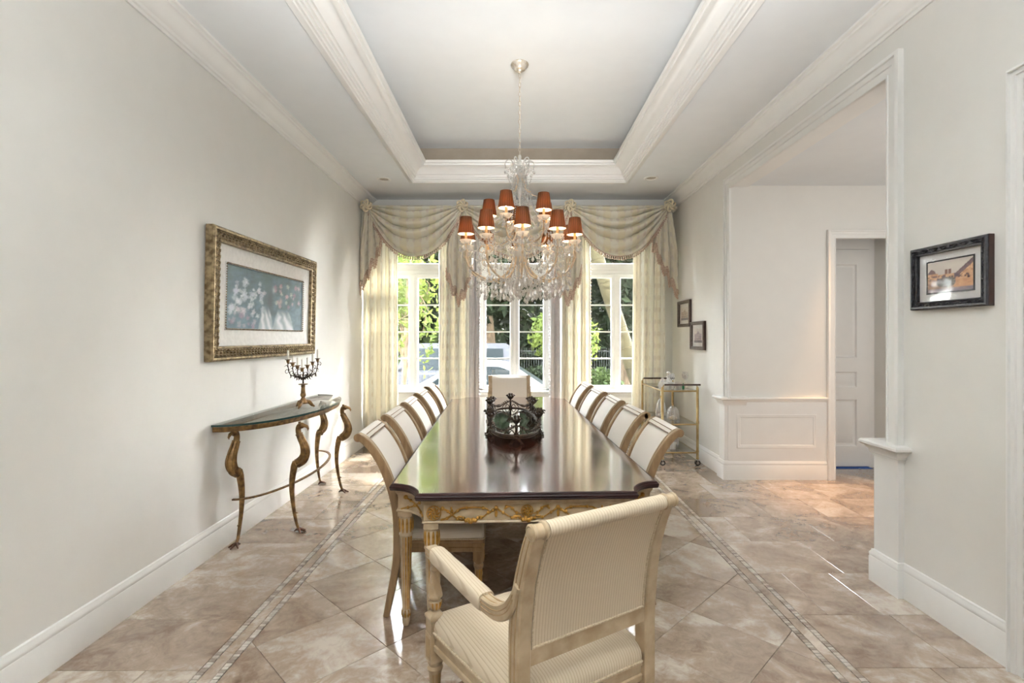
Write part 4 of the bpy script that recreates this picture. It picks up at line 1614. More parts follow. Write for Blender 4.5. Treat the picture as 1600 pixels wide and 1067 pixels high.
for k in range(7):
    u = (k - 3) / 3
    r = 0.138 * u
    zc = 0.330 + 0.075 * abs(u) ** 1.1
    cx, cy = r * math.cos(VD), r * math.sin(VD) - 0.02 * (1 - abs(u))
    cdl.append((cx, cy, zc))
    b = MB()
    if k != 3:
        pts = spline([(0, 0, 0.235), (cx * 0.35, cy * 0.35, 0.262), (cx * 0.85, cy * 0.85, 0.270 + 0.02 * abs(u)), (cx, cy, zc - 0.045), (cx, cy, zc - 0.012)], 5)
        b.tube(pts, 0.0038, 6)
        for q in (6, 10, 14):
            p0 = pts[q]
            b.tube([p0, p0 + Vector((cx * 0.10, cy * 0.10, 0.022)), p0 + Vector((cx * 0.25, cy * 0.25, 0.010))], [0.003, 0.003, 0.001], 5)
            b.tube([p0, p0 + Vector((-cx * 0.05, 0.006, -0.020)), p0 + Vector((cx * 0.10, 0.012, -0.030))], [0.003, 0.005, 0.002], 5)
        for q in (8, 12, 16):
            p0 = pts[q]
            sg = 1 if q % 8 else -1
            b.tube([p0 + Vector((0.016 * sg * (math.cos(t_) - 1) * math.cos(VD), 0.016 * sg * (math.cos(t_) - 1) * math.sin(VD), 0.016 * math.sin(t_))) for t_ in [0.5 * j for j in range(10)]], 0.0024, 5)
    else:
        b.tube([(0, 0, 0.32), (cx, cy, zc - 0.012)], 0.0038, 6)
    bo = b.build('branch', 'dark_bronze', cd)
    MB().lathe([(0.006, zc - 0.022), (0.010, zc - 0.014), (0.014, zc), (0.012, zc + 0.004), (0.024, zc + 0.009), (0.025, zc + 0.012), (0.010, zc + 0.013)], 12, c=(cx, cy, 0)).build('candle_cup', 'antique_gold', bo)
names = ['leftmost cup', 'second cup from the left', 'third cup from the left', 'middle cup', 'third cup from the right', 'second cup from the right', 'rightmost cup']
for k, (x, y, z) in enumerate(cdl):
    h = (0.072, 0.058, 0.064, 0.070, 0.060, 0.066, 0.074)[k]
    o = MB().lathe([(0.0085, 0.0), (0.0080, h - 0.004), (0.005, h), (0.0012, h), (0.0010, h + 0.008), (0.0, h + 0.008)], 10).build('candle', 'wax', None, (-1.80 + x, 4.36 + y, 0.90 + z + 0.013))
    tag(o, 'short white candle in %s of brass candelabrum' % names[k], 'candle', 'candles in the candelabrum')

# ------------------------------------------------------------------ framed pictures
def print_plane(name, parent, w, h, fn, nx, ny, mp, glass=True):
    """flat print w x h, colour fn(u,v) per corner, laid out by mp(a,b,height)"""
    me_b = MB()
    me_b.grid(lambda u, v: mp((u - 0.5) * w, (v - 0.5) * h, 0.0), nx, ny)
    o = me_b.build(name, 'printed_picture', parent, smooth=False, recalc=False)
    ca = o.data.color_attributes.new('print', 'FLOAT_COLOR', 'POINT')
    for j in range(ny + 1):
        for i in range(nx + 1):
            c = fn(i / nx, j / ny)
            ca.data[j * (nx + 1) + i].color = srgb(*[max(0, min(255, q)) for q in c])
    return o


def vnoise(seed):
    rn = random.Random(seed)
    T = [[rn.random() for _ in range(64)] for _ in range(64)]

    def f(x, y):
        xi, yi = int(math.floor(x)), int(math.floor(y))
        fx, fy = x - xi, y - yi
        fx, fy = fx * fx * (3 - 2 * fx), fy * fy * (3 - 2 * fy)
        g = lambda a, b: T[a % 64][b % 64]
        return (g(xi, yi) * (1 - fx) + g(xi + 1, yi) * fx) * (1 - fy) + (g(xi, yi + 1) * (1 - fx) + g(xi + 1, yi + 1) * fx) * fy
    return f


mixc = lambda a, b, t: tuple(x + (y - x) * max(0, min(1, t)) for x, y in zip(a, b))
nzA = vnoise(3)
rb = random.Random(21)
blobs = []
for _ in range(46):
    blobs.append((rb.uniform(0.05, 0.44), rb.uniform(0.22, 0.78), rb.uniform(0.020, 0.042), rb.choice([(216, 220, 226), (198, 206, 216), (206, 196, 206), (186, 190, 206)])))
for _ in range(22):
    blobs.append((rb.uniform(0.56, 0.96), rb.uniform(0.42, 0.85), rb.uniform(0.016, 0.034), rb.choice([(176, 134, 148), (190, 160, 168), (150, 112, 128), (196, 200, 190)])))
for _ in range(12):
    blobs.append((rb.uniform(0.04, 0.34), rb.uniform(0.04, 0.25), rb.uniform(0.018, 0.036), rb.choice([(150, 130, 150), (166, 160, 178)])))


def garden_painting(u, v):
    n = 0.6 * nzA(u * 14, v * 10) + 0.4 * nzA(u * 40, v * 30)
    c = mixc((48, 68, 82), (104, 132, 146), n * 0.9 + 0.10 * (1 - u) + 0.15 * (1 - v))
    c = mixc(c, (58, 84, 70), 0.5 * nzA(u * 9 + 20, v * 7) * v)
    for bx, by, br, bc in blobs:
        th = math.atan2(v - by, (u - bx) * 1.9)
        d = math.hypot((u - bx) * 1.9, v - by) / (br * 1.75 * (1 + 0.14 * math.cos(5 * th + 40 * bx) + 0.7 * (nzA(u * 60, v * 45) - 0.5)))
        if d < 1:
            c = mixc(c, bc, (1 - d ** 3) * (0.45 + 0.5 * nzA(u * 90, v * 90)))
    # dark foliage behind the gowns, pale faces above them
    e_ = math.exp(-((u - 0.51) / 0.05) ** 2 - ((v - 0.52) / 0.22) ** 2)
    c = mixc(c, (52, 66, 78), 0.8 * e_)
    for hx_, hy_, hc_ in ((0.66, 0.53, (196, 168, 168)), (0.56, 0.72, (186, 190, 196))):
        c = mixc(c, hc_, 0.8 * math.exp(-((u - hx_) / 0.022) ** 2 - ((v - hy_) / 0.06) ** 2))
    # two pale gowns at the lower middle
    for x0, x1, top, lean in ((0.36, 0.57, 0.42, 0.02), (0.54, 0.88, 0.40, 0.10)):
        if v < top:
            t = 1 - v / top
            t = t ** 0.6
            a, b = x0 + 0.28 * (x1 - x0) * (1 - t), x1 - 0.36 * (x1 - x0) * (1 - t)
            if a < u < b:
                f = 0.75 + 0.25 * math.sin((u - a) / (b - a) * 16 + v * 14 + 3 * nzA(u * 12, v * 12))
                c = mixc(c, (214, 216, 220), f * min(1.0, (top - v) / 0.16) * min(1.0, (u - a) / 0.02, (b - u) / 0.02))
    return c


wallL = lambda x0, yc, zc: (lambda a, b, h: (x0 + h, yc - a, zc + b))        # facing +x, seen left to right
wallRt = lambda x0, yc, zc: (lambda a, b, h: (x0 - h, yc + (-a) * -1, zc + b))


def rect(w, h):
    return [(-w / 2, -h / 2), (w / 2, -h / 2), (w / 2, h / 2), (-w / 2, h / 2)]


P1 = thing('garden_painting', 'large blue floral painting in ornate gold frame above the console', 'painting', (XL, 4.32, 1.80), 0)
P1.rotation_euler = (0, R(1.2), R(-0.6))
mpL = lambda a, b, h: (h + 0.012, a, b)
FW, FH = 1.75, 0.93
ofr = rect(FW, FH)
mb = MB().sweep(ofr, [(0, 0), (0, 0.050), (0.012, 0.060), (0.024, 0.060), (0.030, 0.048), (0.085, 0.040), (0.090, 0.048), (0.098, 0.046), (0.104, 0.026), (0.104, 0.0)], closed=True, mp=mpL)
fo = mb.build('frame', 'gold_frame', P1, angle=30)
cv = MB()
per = [(-FW / 2 + 0.057, -FH / 2 + 0.057, 1, 0, FW - 0.114), (FW / 2 - 0.057, -FH / 2 + 0.057, 0, 1, FH - 0.114), (FW / 2 - 0.057, FH / 2 - 0.057, -1, 0, FW - 0.114), (-FW / 2 + 0.057, FH / 2 - 0.057, 0, -1, FH - 0.114)]
for (x, y, dx, dy, L) in per:
    n = int(L / 0.042)
    for i in range(n):
        s = (i + 0.5) * L / n
        cx, cy = x + dx * s, y + dy * s
        for q in (-1, 1):
            px_, py_ = cx - dy * 0.012 * q, cy + dx * 0.012 * q
            pts = [mpL(px_ + dx * a_ - dy * q * b_, py_ + dy * a_ + dx * q * b_, 0.050 + c_) for a_, b_, c_ in ((-0.016, 0.000, 0.0), (-0.004, 0.008, 0.006), (0.010, 0.010, 0.004), (0.016, 0.002, 0.0))]
            cv.tube(pts, [0.004, 0.0075, 0.006, 0.003], 5)
        cv.ball(mpL(cx, cy, 0.050), 0.008, 6, 4)
tag(cv.build('carving', 'gold_frame', fo), kind='stuff')
MB().sweep(rect(FW - 0.206, FH - 0.206), [(0, 0.0), (0, 0.022), (0.115, 0.012), (0.120, 0.018), (0.128, 0.018), (0.130, 0.0)], closed=True, mp=mpL).build('liner', 'liner_white', P1)
print_plane('canvas', P1, FW - 0.458, FH - 0.458, garden_painting, 130, 74, lambda a, b, h: mpL(a, b, 0.008))
bd = MB()
w2, h2 = FW - 0.452, FH - 0.452
for (x, y, dx, dy, L) in ((-w2 / 2, -h2 / 2, 1, 0, w2), (w2 / 2, -h2 / 2, 0, 1, h2), (w2 / 2, h2 / 2, -1, 0, w2), (-w2 / 2, h2 / 2, 0, -1, h2)):
    n = int(L / 0.018)
    for i in range(n):
        bd.ball(mpL(x + dx * (i + 0.5) * L / n, y + dy * (i + 0.5) * L / n, 0.020), 0.0055, 5, 4)
tag(bd.build('beading', 'gold_frame', P1), kind='stuff')

# small framed prints on the right wall
nzB = vnoise(8)


def town_print(u, v):
    """sepia watercolour of a town square with twin towers and a fountain"""
    sky_ = mixc((206, 196, 190), (230, 220, 206), v)
    c = mixc(sky_, (190, 176, 176), 0.5 * nzB(u * 6, v * 5))
    n = nzB(u * 30, v * 26)
    roof_l = 0.62 + 0.14 * math.sin(min(1, u / 0.2) * PI) if u < 0.24 else 0
    roof_r = 0.50 + 0.48 * (u - 0.58) / 0.42 if u > 0.58 else 0
    mid = 0.56
    if 0.40 < u < 0.46 or 0.48 < u < 0.54:
        mid = 0.72
    if v < max(mid if 0.2 < u < 0.62 else 0, roof_l, roof_r):
        c = mixc((226, 190, 150), (176, 122, 92), n)
        if (u < 0.24 and v > 0.60) or (u > 0.60 and v > roof_r - 0.16):
            c = mixc((92, 74, 90), (132, 102, 96), n)
        if 0.4 < u < 0.54 and v > 0.56:
            c = (128, 92, 80)
        if n > 0.62 and v < 0.55:
            c = mixc(c, (60, 50, 66), 0.7)
    if v < 0.36:
        c = mixc((206, 176, 146), (146, 112, 102), nzB(u * 12, v * 22))
        if u > 0.6:
            c = mixc(c, (222, 160, 104), 0.5)
    d = math.hypot((u - 0.42) / 0.22, (v - 0.30) / 0.17)
    if d < 1:
        c = mixc((70, 66, 70), (160, 146, 130), nzB(u * 40, v * 60) * (0.5 + 0.5 * d))
    if v < 0.12:
        c = mixc((128, 116, 128), (176, 160, 156), nzB(u * 16, v * 30))
    return c


def facade_print(seed, warm):
    nz = vnoise(seed)

    def f(u, v):
        c = mixc((226, 220, 212), (206, 198, 194), nz(u * 5, v * 5))
        top = 0.62 + 0.22 * math.exp(-((u - 0.5) / 0.14) ** 2)
        if 0.06 < u < 0.94 and v < top:
            c = mixc((216, 196, 176) if warm else (212, 192, 194), (150, 132, 124) if warm else (142, 126, 146), nz(u * 22, v * 18))
            if (int(u * 14) % 2) and (int(v * 16) % 3 == 1):
                c = mixc(c, (84, 74, 78), 0.6)
        if v < 0.16:
            c = mixc((70, 66, 78), (130, 122, 130), nz(u * 26, v * 30))
        return c
    return f


def framed(name, label, loc, w, h, fw, mw, fn, fm, side, nx, ny, ornate, inner, group=None):
    t = thing(name, label, 'picture', loc, 0, group)
    mp = lambda a, b, h_: (-h_ - 0.001, -a * -1, b)
    mp = lambda a, b, h_: (-h_ - 0.001, -a, b)       # on the right wall the left of the picture is farther away
    o = MB().sweep(rect(w, h), [(0, 0), (0, 0.030), (0.006, 0.036), (0.014, 0.036), (0.018, 0.028), (fw - 0.012, 0.024), (fw - 0.008, 0.030), (fw - 0.002, 0.028), (fw, 0.016), (fw, 0)], closed=True, mp=mp).build('frame', fm, t, angle=30)
    sd = MB().sweep(rect(w + 0.002, h + 0.002), [(0, 0), (0, 0.026), (0.002, 0.026), (0.002, 0)], closed=True, mp=mp)
    sd.build('frame_side', side, t, smooth=False)
    if ornate:
        cv = MB()
        g = fw * 0.5
        for (x, y, dx, dy, L) in ((-w / 2 + g, -h / 2 + g, 1, 0, w - 2 * g), (w / 2 - g, -h / 2 + g, 0, 1, h - 2 * g), (w / 2 - g, h / 2 - g, -1, 0, w - 2 * g), (-w / 2 + g, h / 2 - g, 0, -1, h - 2 * g)):
            n = int(L / 0.030)
            for i in range(n):
                s = (i + 0.5) * L / n
                q = 1 if i % 2 else -1
                pts = [mp(x + dx * (s + a_) - dy * q * b_, y + dy * (s + a_) + dx * q * b_, 0.029 + c_) for a_, b_, c_ in ((-0.018, -0.006, 0), (-0.006, 0.006, 0.003), (0.008, 0.007, 0.003), (0.016, -0.003, 0))]
                cv.tube(pts, [0.002, 0.0045, 0.004, 0.002], 5)
                if i % 3 == 0:
                    for k in range(5):
                        an = 2 * PI * k / 5
                        cv.ball(mp(x + dx * s + 0.006 * math.cos(an), y + dy * s + 0.006 * math.sin(an), 0.032), 0.004, 5, 4)
        tag(cv.build('carving', fm, o), kind='stuff')
    iw, ih = w - 2 * fw, h - 2 * fw
    MB().prism(rect(iw + 0.004, ih + 0.004), 0.004, 0.010, mp).build('mat_board', 'mat_board', t, smooth=False)
    pw, ph = iw - 2 * mw[0], ih - 2 * mw[1]
    if inner:
        MB().sweep(rect(pw + 0.016, ph + 0.016), [(0, 0.009), (0, 0.0125), (0.008, 0.0125), (0.008, 0.009)], closed=True, mp=mp).build('inner_border', 'black_frame', t, smooth=False)
    print_plane('print', t, pw, ph, fn, nx, ny, lambda a, b, h_: mp(a, b, 0.0112))
    MB().prism(rect(iw, ih), 0.0145, 0.016, mp).build('picture_glass', 'picture_glass', t, smooth=False)
    return t


framed('framed_print', 'town watercolour in carved black frame right of the hall opening', (XR, 2.635, 1.818), 0.47, 0.335, 0.042, (0.055, 0.045), town_print, 'black_frame', 'brown_side', 64, 40, True, True)
framed('framed_print', 'small framed facade print beside curtain, upper of the stepped pair', (XR, 6.74, 1.81), 0.47, 0.345, 0.042, (0.055, 0.045), facade_print(31, True), 'grey_brown_frame', 'brown_side', 30, 26, False, False, 'stepped pair of small prints')
framed('framed_print', 'small framed facade print above bar cart, lower of the stepped pair', (XR, 6.245, 1.52), 0.46, 0.345, 0.042, (0.055, 0.045), facade_print(44, False), 'grey_brown_frame', 'brown_side', 30, 26, False, False, 'stepped pair of small prints')
# ------------------------------------------------------------------ chandelier
HX, HY = 0.045, 4.44
ch = thing('chandelier', 'crystal chandelier with fifteen small brown shades hanging over the table', 'chandelier', (HX, HY, 0))
MB().lathe([(0.075, 3.870), (0.078, 3.862), (0.072, 3.848), (0.052, 3.832), (0.048, 3.820), (0.026, 3.810), (0.022, 3.800), (0.010, 3.794), (0.0, 3.790)][::-1], 26).build('ceiling_canopy', 'pale_metal', ch)
z = 3.792
k = 0
while z > 3.085:
    lk = MB()
    a = PI / 2 * (k % 2) + 0.35
    pts = []
    for i in range(14):
        t = 2 * PI * i / 14
        u, v = 0.0085 * math.cos(t), 0.024 * math.sin(t)
        pts.append((u * math.cos(a), u * math.sin(a), z - 0.024 + v))
    lk.tube(pts, 0.0026, 5, closed=True)
    lk.build('chain_link', 'pale_metal', ch)
    z -= 0.040
    k += 1
MB().lathe([(0.0, 3.085), (0.010, 3.080), (0.014, 3.062), (0.012, 3.04), (0.016, 3.02), (0.010, 2.99), (0.010, 2.86), (0.022, 2.83), (0.030, 2.79), (0.022, 2.74), (0.012, 2.70), (0.012, 2.56), (0.030, 2.53), (0.045, 2.49), (0.050, 2.45), (0.030, 2.40), (0.018, 2.37), (0.018, 2.28), (0.050, 2.24), (0.062, 2.20), (0.050, 2.15), (0.022, 2.12), (0.020, 2.02), (0.034, 1.99), (0.036, 1.96), (0.020, 1.92), (0.010, 1.89), (0.0, 1.885)][::-1], 18).build('column', 'crystal_body', ch)

NDROP = [0]
stuffB = MB()


def drop_at(p, L, w):
    """large pendants are parts of their own, past the limit they join the rest"""
    if NDROP[0] < 270:
        MB().drop((0, 0, 0), L, w).build('crystal_drop', 'crystal', ch, p, smooth=False, recalc=False)
        NDROP[0] += 1
    else:
        stuffB.drop(p, L, w)


def beads(p0, p1, sag, n, r=0.0065):
    for i in range(n + 1):
        t = i / n
        x = p0[0] + (p1[0] - p0[0]) * t
        y = p0[1] + (p1[1] - p0[1]) * t
        zz = p0[2] + (p1[2] - p0[2]) * t - sag * 4 * t * (1 - t)
        stuffB.ball((x, y, zz), (r, r, r * 1.15), 5, 3)


def strand(p, L, r=0.006):
    n = max(1, int(L / 0.016))
    for i in range(n):
        stuffB.ball((p[0], p[1], p[2] - 0.010 - i * 0.016), (r, r, 0.008), 5, 3)


def pol(r, a, z):
    return (r * math.cos(a), r * math.sin(a), z)


rc = random.Random(12)


def lamp_arm(a, r_end, z_cup, pts, rad, upper):
    arm = MB()
    sp = spline([pol(r, a, zz) for r, zz in pts], 6)
    arm.tube(sp, rad, 8)
    ao = arm.build('arm', 'arm_gold', ch)
    # stem to the cup, with two curls at its foot
    x, y, _ = pol(r_end, a, 0)
    st = MB()
    zb = pts[-1][1]
    st.lathe([(0.004, zb - 0.012), (0.011, zb), (0.006, zb + 0.014), (0.0045, zb + 0.03), (0.0045, z_cup - 0.03), (0.009, z_cup - 0.015), (0.006, z_cup)], 8, c=(x, y, 0))
    if not upper:
        tx, ty = -math.sin(a), math.cos(a)
        for s in (-1, 1):
            cu = []
            for i in range(12):
                q = i / 11
                an = PI * (0.9 - 1.5 * q)
                rr = 0.036 * (1 - 0.45 * q)
                d = 0.040 + rr * math.cos(an)
                cu.append((x + tx * s * d, y + ty * s * d, zb + 0.018 + rr * math.sin(an) + 0.010))
            st.tube([(x, y, zb)] + cu, lerp_list([0.0045, 0.004, 0.0025], len(cu) + 1), 6)
    st.build('stem', 'arm_gold', ao)
    # glass drip pan, sleeve, bulb, shade
    MB().lathe([(0.006, z_cup - 0.010), (0.024, z_cup - 0.008), (0.044, z_cup + 0.006), (0.054, z_cup + 0.024), (0.050, z_cup + 0.024), (0.040, z_cup + 0.010), (0.0, z_cup + 0.004)], 16, c=(x, y, 0)).build('drip_pan', 'crystal_body', ch)
    MB().lathe([(0.011, z_cup), (0.011, z_cup + 0.085), (0.0, z_cup + 0.085)], 12, c=(x, y, 0)).build('candle_sleeve', 'candle_sleeve', ch)
    MB().lathe([(0.0, z_cup + 0.085), (0.010, z_cup + 0.095), (0.014, z_cup + 0.112), (0.008, z_cup + 0.135), (0.0, z_cup + 0.148)], 10, c=(x, y, 0)).build('bulb', 'bulb_glow', ch)
    zs0 = z_cup + 0.072
    sh = MB()
    sh.lathe([(0.0685, 0.0), (0.0475, 0.142), (0.0465, 0.142), (0.0672, 0.001)], 28, c=(0, 0, 0), m=0)
    sh.f = [f for f in sh.f if len(f) <= 4]        # open at top and bottom
    sh.mi = sh.mi[:len(sh.f)]
    so = sh.build('lamp_shade', 'shade_cloth', ch, (x, y, zs0))
    lin = MB()
    lin.lathe([(0.0667, 0.0015), (0.0460, 0.141)], 28)
    for i in range(3):
        an = 2 * PI * i / 3
        lin.tube([(0.046 * math.cos(an), 0.046 * math.sin(an), 0.139), (0, 0, 0.080)], 0.0012, 4)
    # pierced lining only where the shade is open
    lin.f = [f for f in lin.f if len(f) <= 4]
    lin.mi = lin.mi[:len(lin.f)]
    lin.build('shade_lining', 'shade_lining', so, recalc=False)
    # crystals below the pan
    for i in range(6):
        b = 2 * PI * i / 6 + a
        px_, py_ = x + 0.050 * math.cos(b), y + 0.050 * math.sin(b)
        strand((px_, py_, z_cup + 0.014), 0.034)
        if i % 2 == 0 or not upper:
            drop_at((px_, py_, z_cup - 0.028), rc.uniform(0.042, 0.056), 0.0125)
    return (x, y)


LA = [R(-88 + 36 * k) for k in range(10)]
UA = [R(-115 + 72 * k) for k in range(5)]
lower_pts = [(0.045, 2.22), (0.085, 2.10), (0.165, 2.015), (0.270, 1.990), (0.380, 2.030), (0.450, 2.090), (0.480, 2.165)]
for a in LA:
    lamp_arm(a, 0.480, 2.290, lower_pts, 0.0085, False)
for a in UA:
    lamp_arm(a, 0.270, 2.485, [(0.040, 2.46), (0.090, 2.36), (0.160, 2.310), (0.225, 2.330), (0.260, 2.370), (0.270, 2.405)], 0.0075, True)
# pendants and strings on the lower arms
for k, a in enumerate(LA):
    for r, zz in ((0.10, 2.085), (0.17, 2.005), (0.24, 1.985), (0.31, 1.99), (0.38, 2.02), (0.44, 2.07)):
        for s in (-0.05, 0.05):
            b = a + s * 0.4 / max(r, 0.15)
            L = rc.uniform(0.045, 0.095)
            strand(pol(r, b, zz), L)
            drop_at(pol(r, b, zz - L - 0.012), rc.uniform(0.046, 0.066), 0.0145)
    a2 = a + R(36)
    # swags of beads between neighbours
    for r, zz, sg in ((0.48, 2.30, 0.10), (0.45, 2.10, 0.07), (0.36, 2.02, 0.06), (0.25, 1.985, 0.05)):
        beads(pol(r, a, zz), pol(r, a2, zz), sg, max(6, int(r * 34)), 0.0065)
    am = a + R(18)
    for r, zz in ((0.43, 2.145), (0.42, 2.02), (0.35, 1.955), (0.30, 1.93), (0.24, 1.925), (0.17, 1.93)):
        L = rc.uniform(0.02, 0.07)
        strand(pol(r, am, zz), L)
        drop_at(pol(r, am, zz - L - 0.008), rc.uniform(0.046, 0.064), 0.0145)
    # strings from the upper ring out to the lower stems, and in to the bottom finial
    beads(pol(0.12, a, 2.36), pol(0.46, a, 2.27), 0.09, 15)
    beads(pol(0.25, a, 1.985), pol(0.03, a, 1.905), 0.03, 11)
    beads(pol(0.05, am, 2.44), pol(0.30, am, 2.30), 0.07, 11)
    strand(pol(0.30, am, 2.28), 0.09)
    drop_at(pol(0.30, am, 2.17), 0.06, 0.0145)
    strand(pol(0.20, am, 2.24), 0.08)
    drop_at(pol(0.20, am, 2.15), 0.055, 0.013)
    strand(pol(0.36, a, 2.22), 0.06)
    drop_at(pol(0.36, a, 2.14), 0.055, 0.013)
for k, a in enumerate(UA):
    a2 = a + R(72)
    beads(pol(0.27, a, 2.49), pol(0.27, a2, 2.49), 0.10, 16)
    for r, zz in ((0.10, 2.345), (0.17, 2.30), (0.23, 2.325)):
        strand(pol(r, a, zz), 0.05)
        drop_at(pol(r, a, zz - 0.06), 0.05, 0.013)
    for q in range(3):
        b = a + R(18 + 18 * q)
        beads(pol(0.055, b, 2.90), pol(0.085, b, 2.56), -0.02, 20, 0.006)
        beads(pol(0.030, b, 2.98), pol(0.21, b, 2.50), 0.10, 28, 0.006)
    strand(pol(0.25, a + R(36), 2.41), 0.05)
    drop_at(pol(0.25, a + R(36), 2.35), 0.06, 0.0145)
drop_at((0, 0, 1.885), 0.075, 0.024)
# scrolls at the crown
for k in range(6):
    a = R(60 * k + 8)
    cu = spline([pol(0.014, a, 2.84), pol(0.040, a, 2.91), pol(0.050, a, 2.98), pol(0.072, a, 3.028), pol(0.108, a, 3.030), pol(0.128, a, 2.998), pol(0.116, a, 2.965), pol(0.096, a, 2.972)], 5)
    MB().tube(cu, lerp_list([0.006, 0.006, 0.005, 0.003], len(cu)), 7).build('crown_scroll', 'crystal_body', ch)
    cu = spline([pol(0.014, a, 2.92), pol(0.060, a, 2.80), pol(0.110, a, 2.74), pol(0.150, a, 2.73)], 5)
    MB().tube(cu, 0.0045, 6).build('crown_scroll', 'arm_gold', ch)
    for r, zz in ((0.126, 2.99), (0.10, 2.96), (0.08, 3.02), (0.148, 2.728), (0.11, 2.74)):
        L = rc.uniform(0.02, 0.05)
        strand(pol(r, a, zz), L)
        drop_at(pol(r, a, zz - L - 0.008), rc.uniform(0.04, 0.052), 0.0125)
    beads(pol(0.128, a, 2.99), pol(0.05, a, 2.80), 0.05, 14, 0.006)
tag(stuffB.build('bead_strings', 'crystal', ch, smooth=False, recalc=False), kind='stuff')

# ------------------------------------------------------------------ window dressing
YC = 7.04          # plane of the curtains


def fringe(mb, pts, L=0.045, step=0.030):
    """tassels hanging along a line"""
    acc = 0.0
    for i in range(1, len(pts)):
        a, b = Vector(pts[i - 1]), Vector(pts[i])
        seg = (b - a).length
        while acc < seg:
            p = a + (b - a) * (acc / seg)
            l = L * random.uniform(0.85, 1.15)
            mb.tube([p, p - Vector((0, 0, 0.3 * l)), p - Vector((0, 0, 0.42 * l)), p - Vector((0, 0, l))], [0.003, 0.011, 0.006, 0.014], 6)
            acc += step
        acc -= seg


def curtain(label, x0, x1, z0, z1, nf, amp, m, flare=0.0, trim=None, pull=0.0, ret=False):
    t = thing('curtain', label, 'curtain', ((x0 + x1) / 2, YC, 0), 0, 'curtain panels at the three windows')
    c = (x0 + x1) / 2
    ph = random.uniform(0, 6)

    def f(u, v):
        zz = z1 + (z0 - z1) * v
        x = x0 + (x1 - x0) * u - c + 0.012 * math.sin(2 * PI * nf * u * 2 + ph) * v
        x += flare * v * v * (1 - u if flare < 0 else u)
        y = -amp * (2 * abs(math.sin(PI * nf * u + ph)) ** 0.7 - 1) * (0.8 + 0.3 * v) + amp * 0.45 * math.sin(2 * PI * nf * 2.3 * u + 2 * ph + 1.5 * v) + 0.01 * math.sin(5 * v + 7 * u)
        if ret and u > 0.94:
            y += 0.24 * ((u - 0.94) / 0.06)
            x += 0.02 * (u - 0.94) / 0.06
        return (x, y + pull * v, zz)
    W = (x1 - x0) * 1.5
    mb = MB().grid(f, int(nf * 20) + 8, 26, uvs=lambda u, v: (u * W, v * (z1 - z0)))
    o = mb.build('drape', m, t, angle=80, recalc=False)
    sm = o.modifiers.new('thickness', 'SOLIDIFY')
    sm.thickness = 0.004
    if trim is not None:
        tr = MB()
        for s in range(int((z1 - z0 - 0.6) / 0.045)):
            v = 0.2 + s * 0.045 / (z1 - z0)
            if v > 0.97:
                break
            q = f(0.0 if trim < 0 else 1.0, v)
            tr.ball((q[0], q[1] - 0.012, q[2]), 0.014, 6, 4)
        tag(tr.build('pompom_trim', 'fringe_rose' if m != 'sheer_white' else 'sheer_white', t), kind='stuff')
    return t


curtain('floor-length cream dotted curtain in the corner by the console', -2.07, -1.60, 0.02, 3.20, 4, 0.052, 'curtain_cloth')
curtain('cream curtain left of the middle window, cloth half', -1.04, -0.62, 0.02, 3.20, 3.5, 0.050, 'curtain_cloth')
curtain('white bobble-edged curtain edge left of the middle window', -0.62, -0.475, 0.02, 3.20, 1.5, 0.022, 'sheer_white', trim=1)
curtain('white bobble-edged curtain edge right of the middle window', 0.475, 0.62, 0.02, 3.20, 1.5, 0.022, 'sheer_white', trim=-1)
curtain('cream curtain right of the middle window, cloth half', 0.63, 1.04, 0.02, 3.20, 3.5, 0.050, 'curtain_cloth', trim=1)
curtain('floor-length cream dotted curtain in the corner behind bar cart', 1.62, 2.10, 0.02, 3.20, 4.5, 0.048, 'curtain_cloth', flare=-0.03, ret=True)

# pelmet board carrying the swags
tag(MB().box((XL + 0.01, 6.975, 3.245), (XR - 0.03, 7.30, 3.285)).build('pelmet_board', 'swag_cloth', smooth=False), 'cloth covered pelmet board along top of window wall', 'pelmet')
YS = 6.965


def swag(label, x0, x1, sag):
    t = thing('swag', label, 'curtain', ((x0 + x1) / 2, YS, 3.285), 0, 'draped swags across the windows')
    w = (x1 - x0) / 2

    def f(u, v):
        s = u * 2 - 1
        e = 1 - abs(s) ** 2.2
        x = s * w * (1 - 0.02 * v)
        drop = 0.10 * v ** 1.3 + (sag - 0.10) * v ** 1.15 * e
        zz = -drop
        fold = 2 * abs(math.sin(PI * (5.4 * v ** 0.85 + 0.9 * s * s + 0.35 * s))) ** 0.75 - 1
        fold += 0.25 * math.sin(2 * PI * 7.3 * v + 2.2 * s)
        y = -0.045 - 0.034 * v - 0.050 * e * math.sin(PI * min(1, v * 1.05)) - 0.085 * fold * (0.30 + 0.70 * e) * min(1, v * 5) * (1 - 0.55 * v)
        # gathers falling from the corners
        y += 0.012 * math.sin(26 * abs(s) + 9 * v) * (1 - e) * v
        return (x, y + 0.02, zz)
    mb = MB().grid(f, 44, 40, uvs=lambda u, v: (u * 2 * w, v * 0.9))
    o = mb.build('drape', 'swag_cloth', t, angle=80, recalc=False)
    sm = o.modifiers.new('thickness', 'SOLIDIFY')
    sm.thickness = 0.005
    edge = [f(i / 60, 1.0) for i in range(61)]
    MB().tube(edge, 0.0065, 6).build('edging_cord', 'cord_rose', t)
    fr = MB()
    fringe(fr, [(x, y, zz - 0.004) for x, y, zz in edge])
    tag(fr.build('tassel_fringe', 'fringe_rose', t), kind='stuff')


RXs = (-1.985, -0.70, 0.745, 2.075)
swag('cream draped swag over the window nearest the console', RXs[0], RXs[1], 0.70)
swag('cream draped swag over the middle window behind chandelier', RXs[1], RXs[2], 0.70)
swag('cream draped swag over the window nearest the bar cart', RXs[2], RXs[3], 0.70)


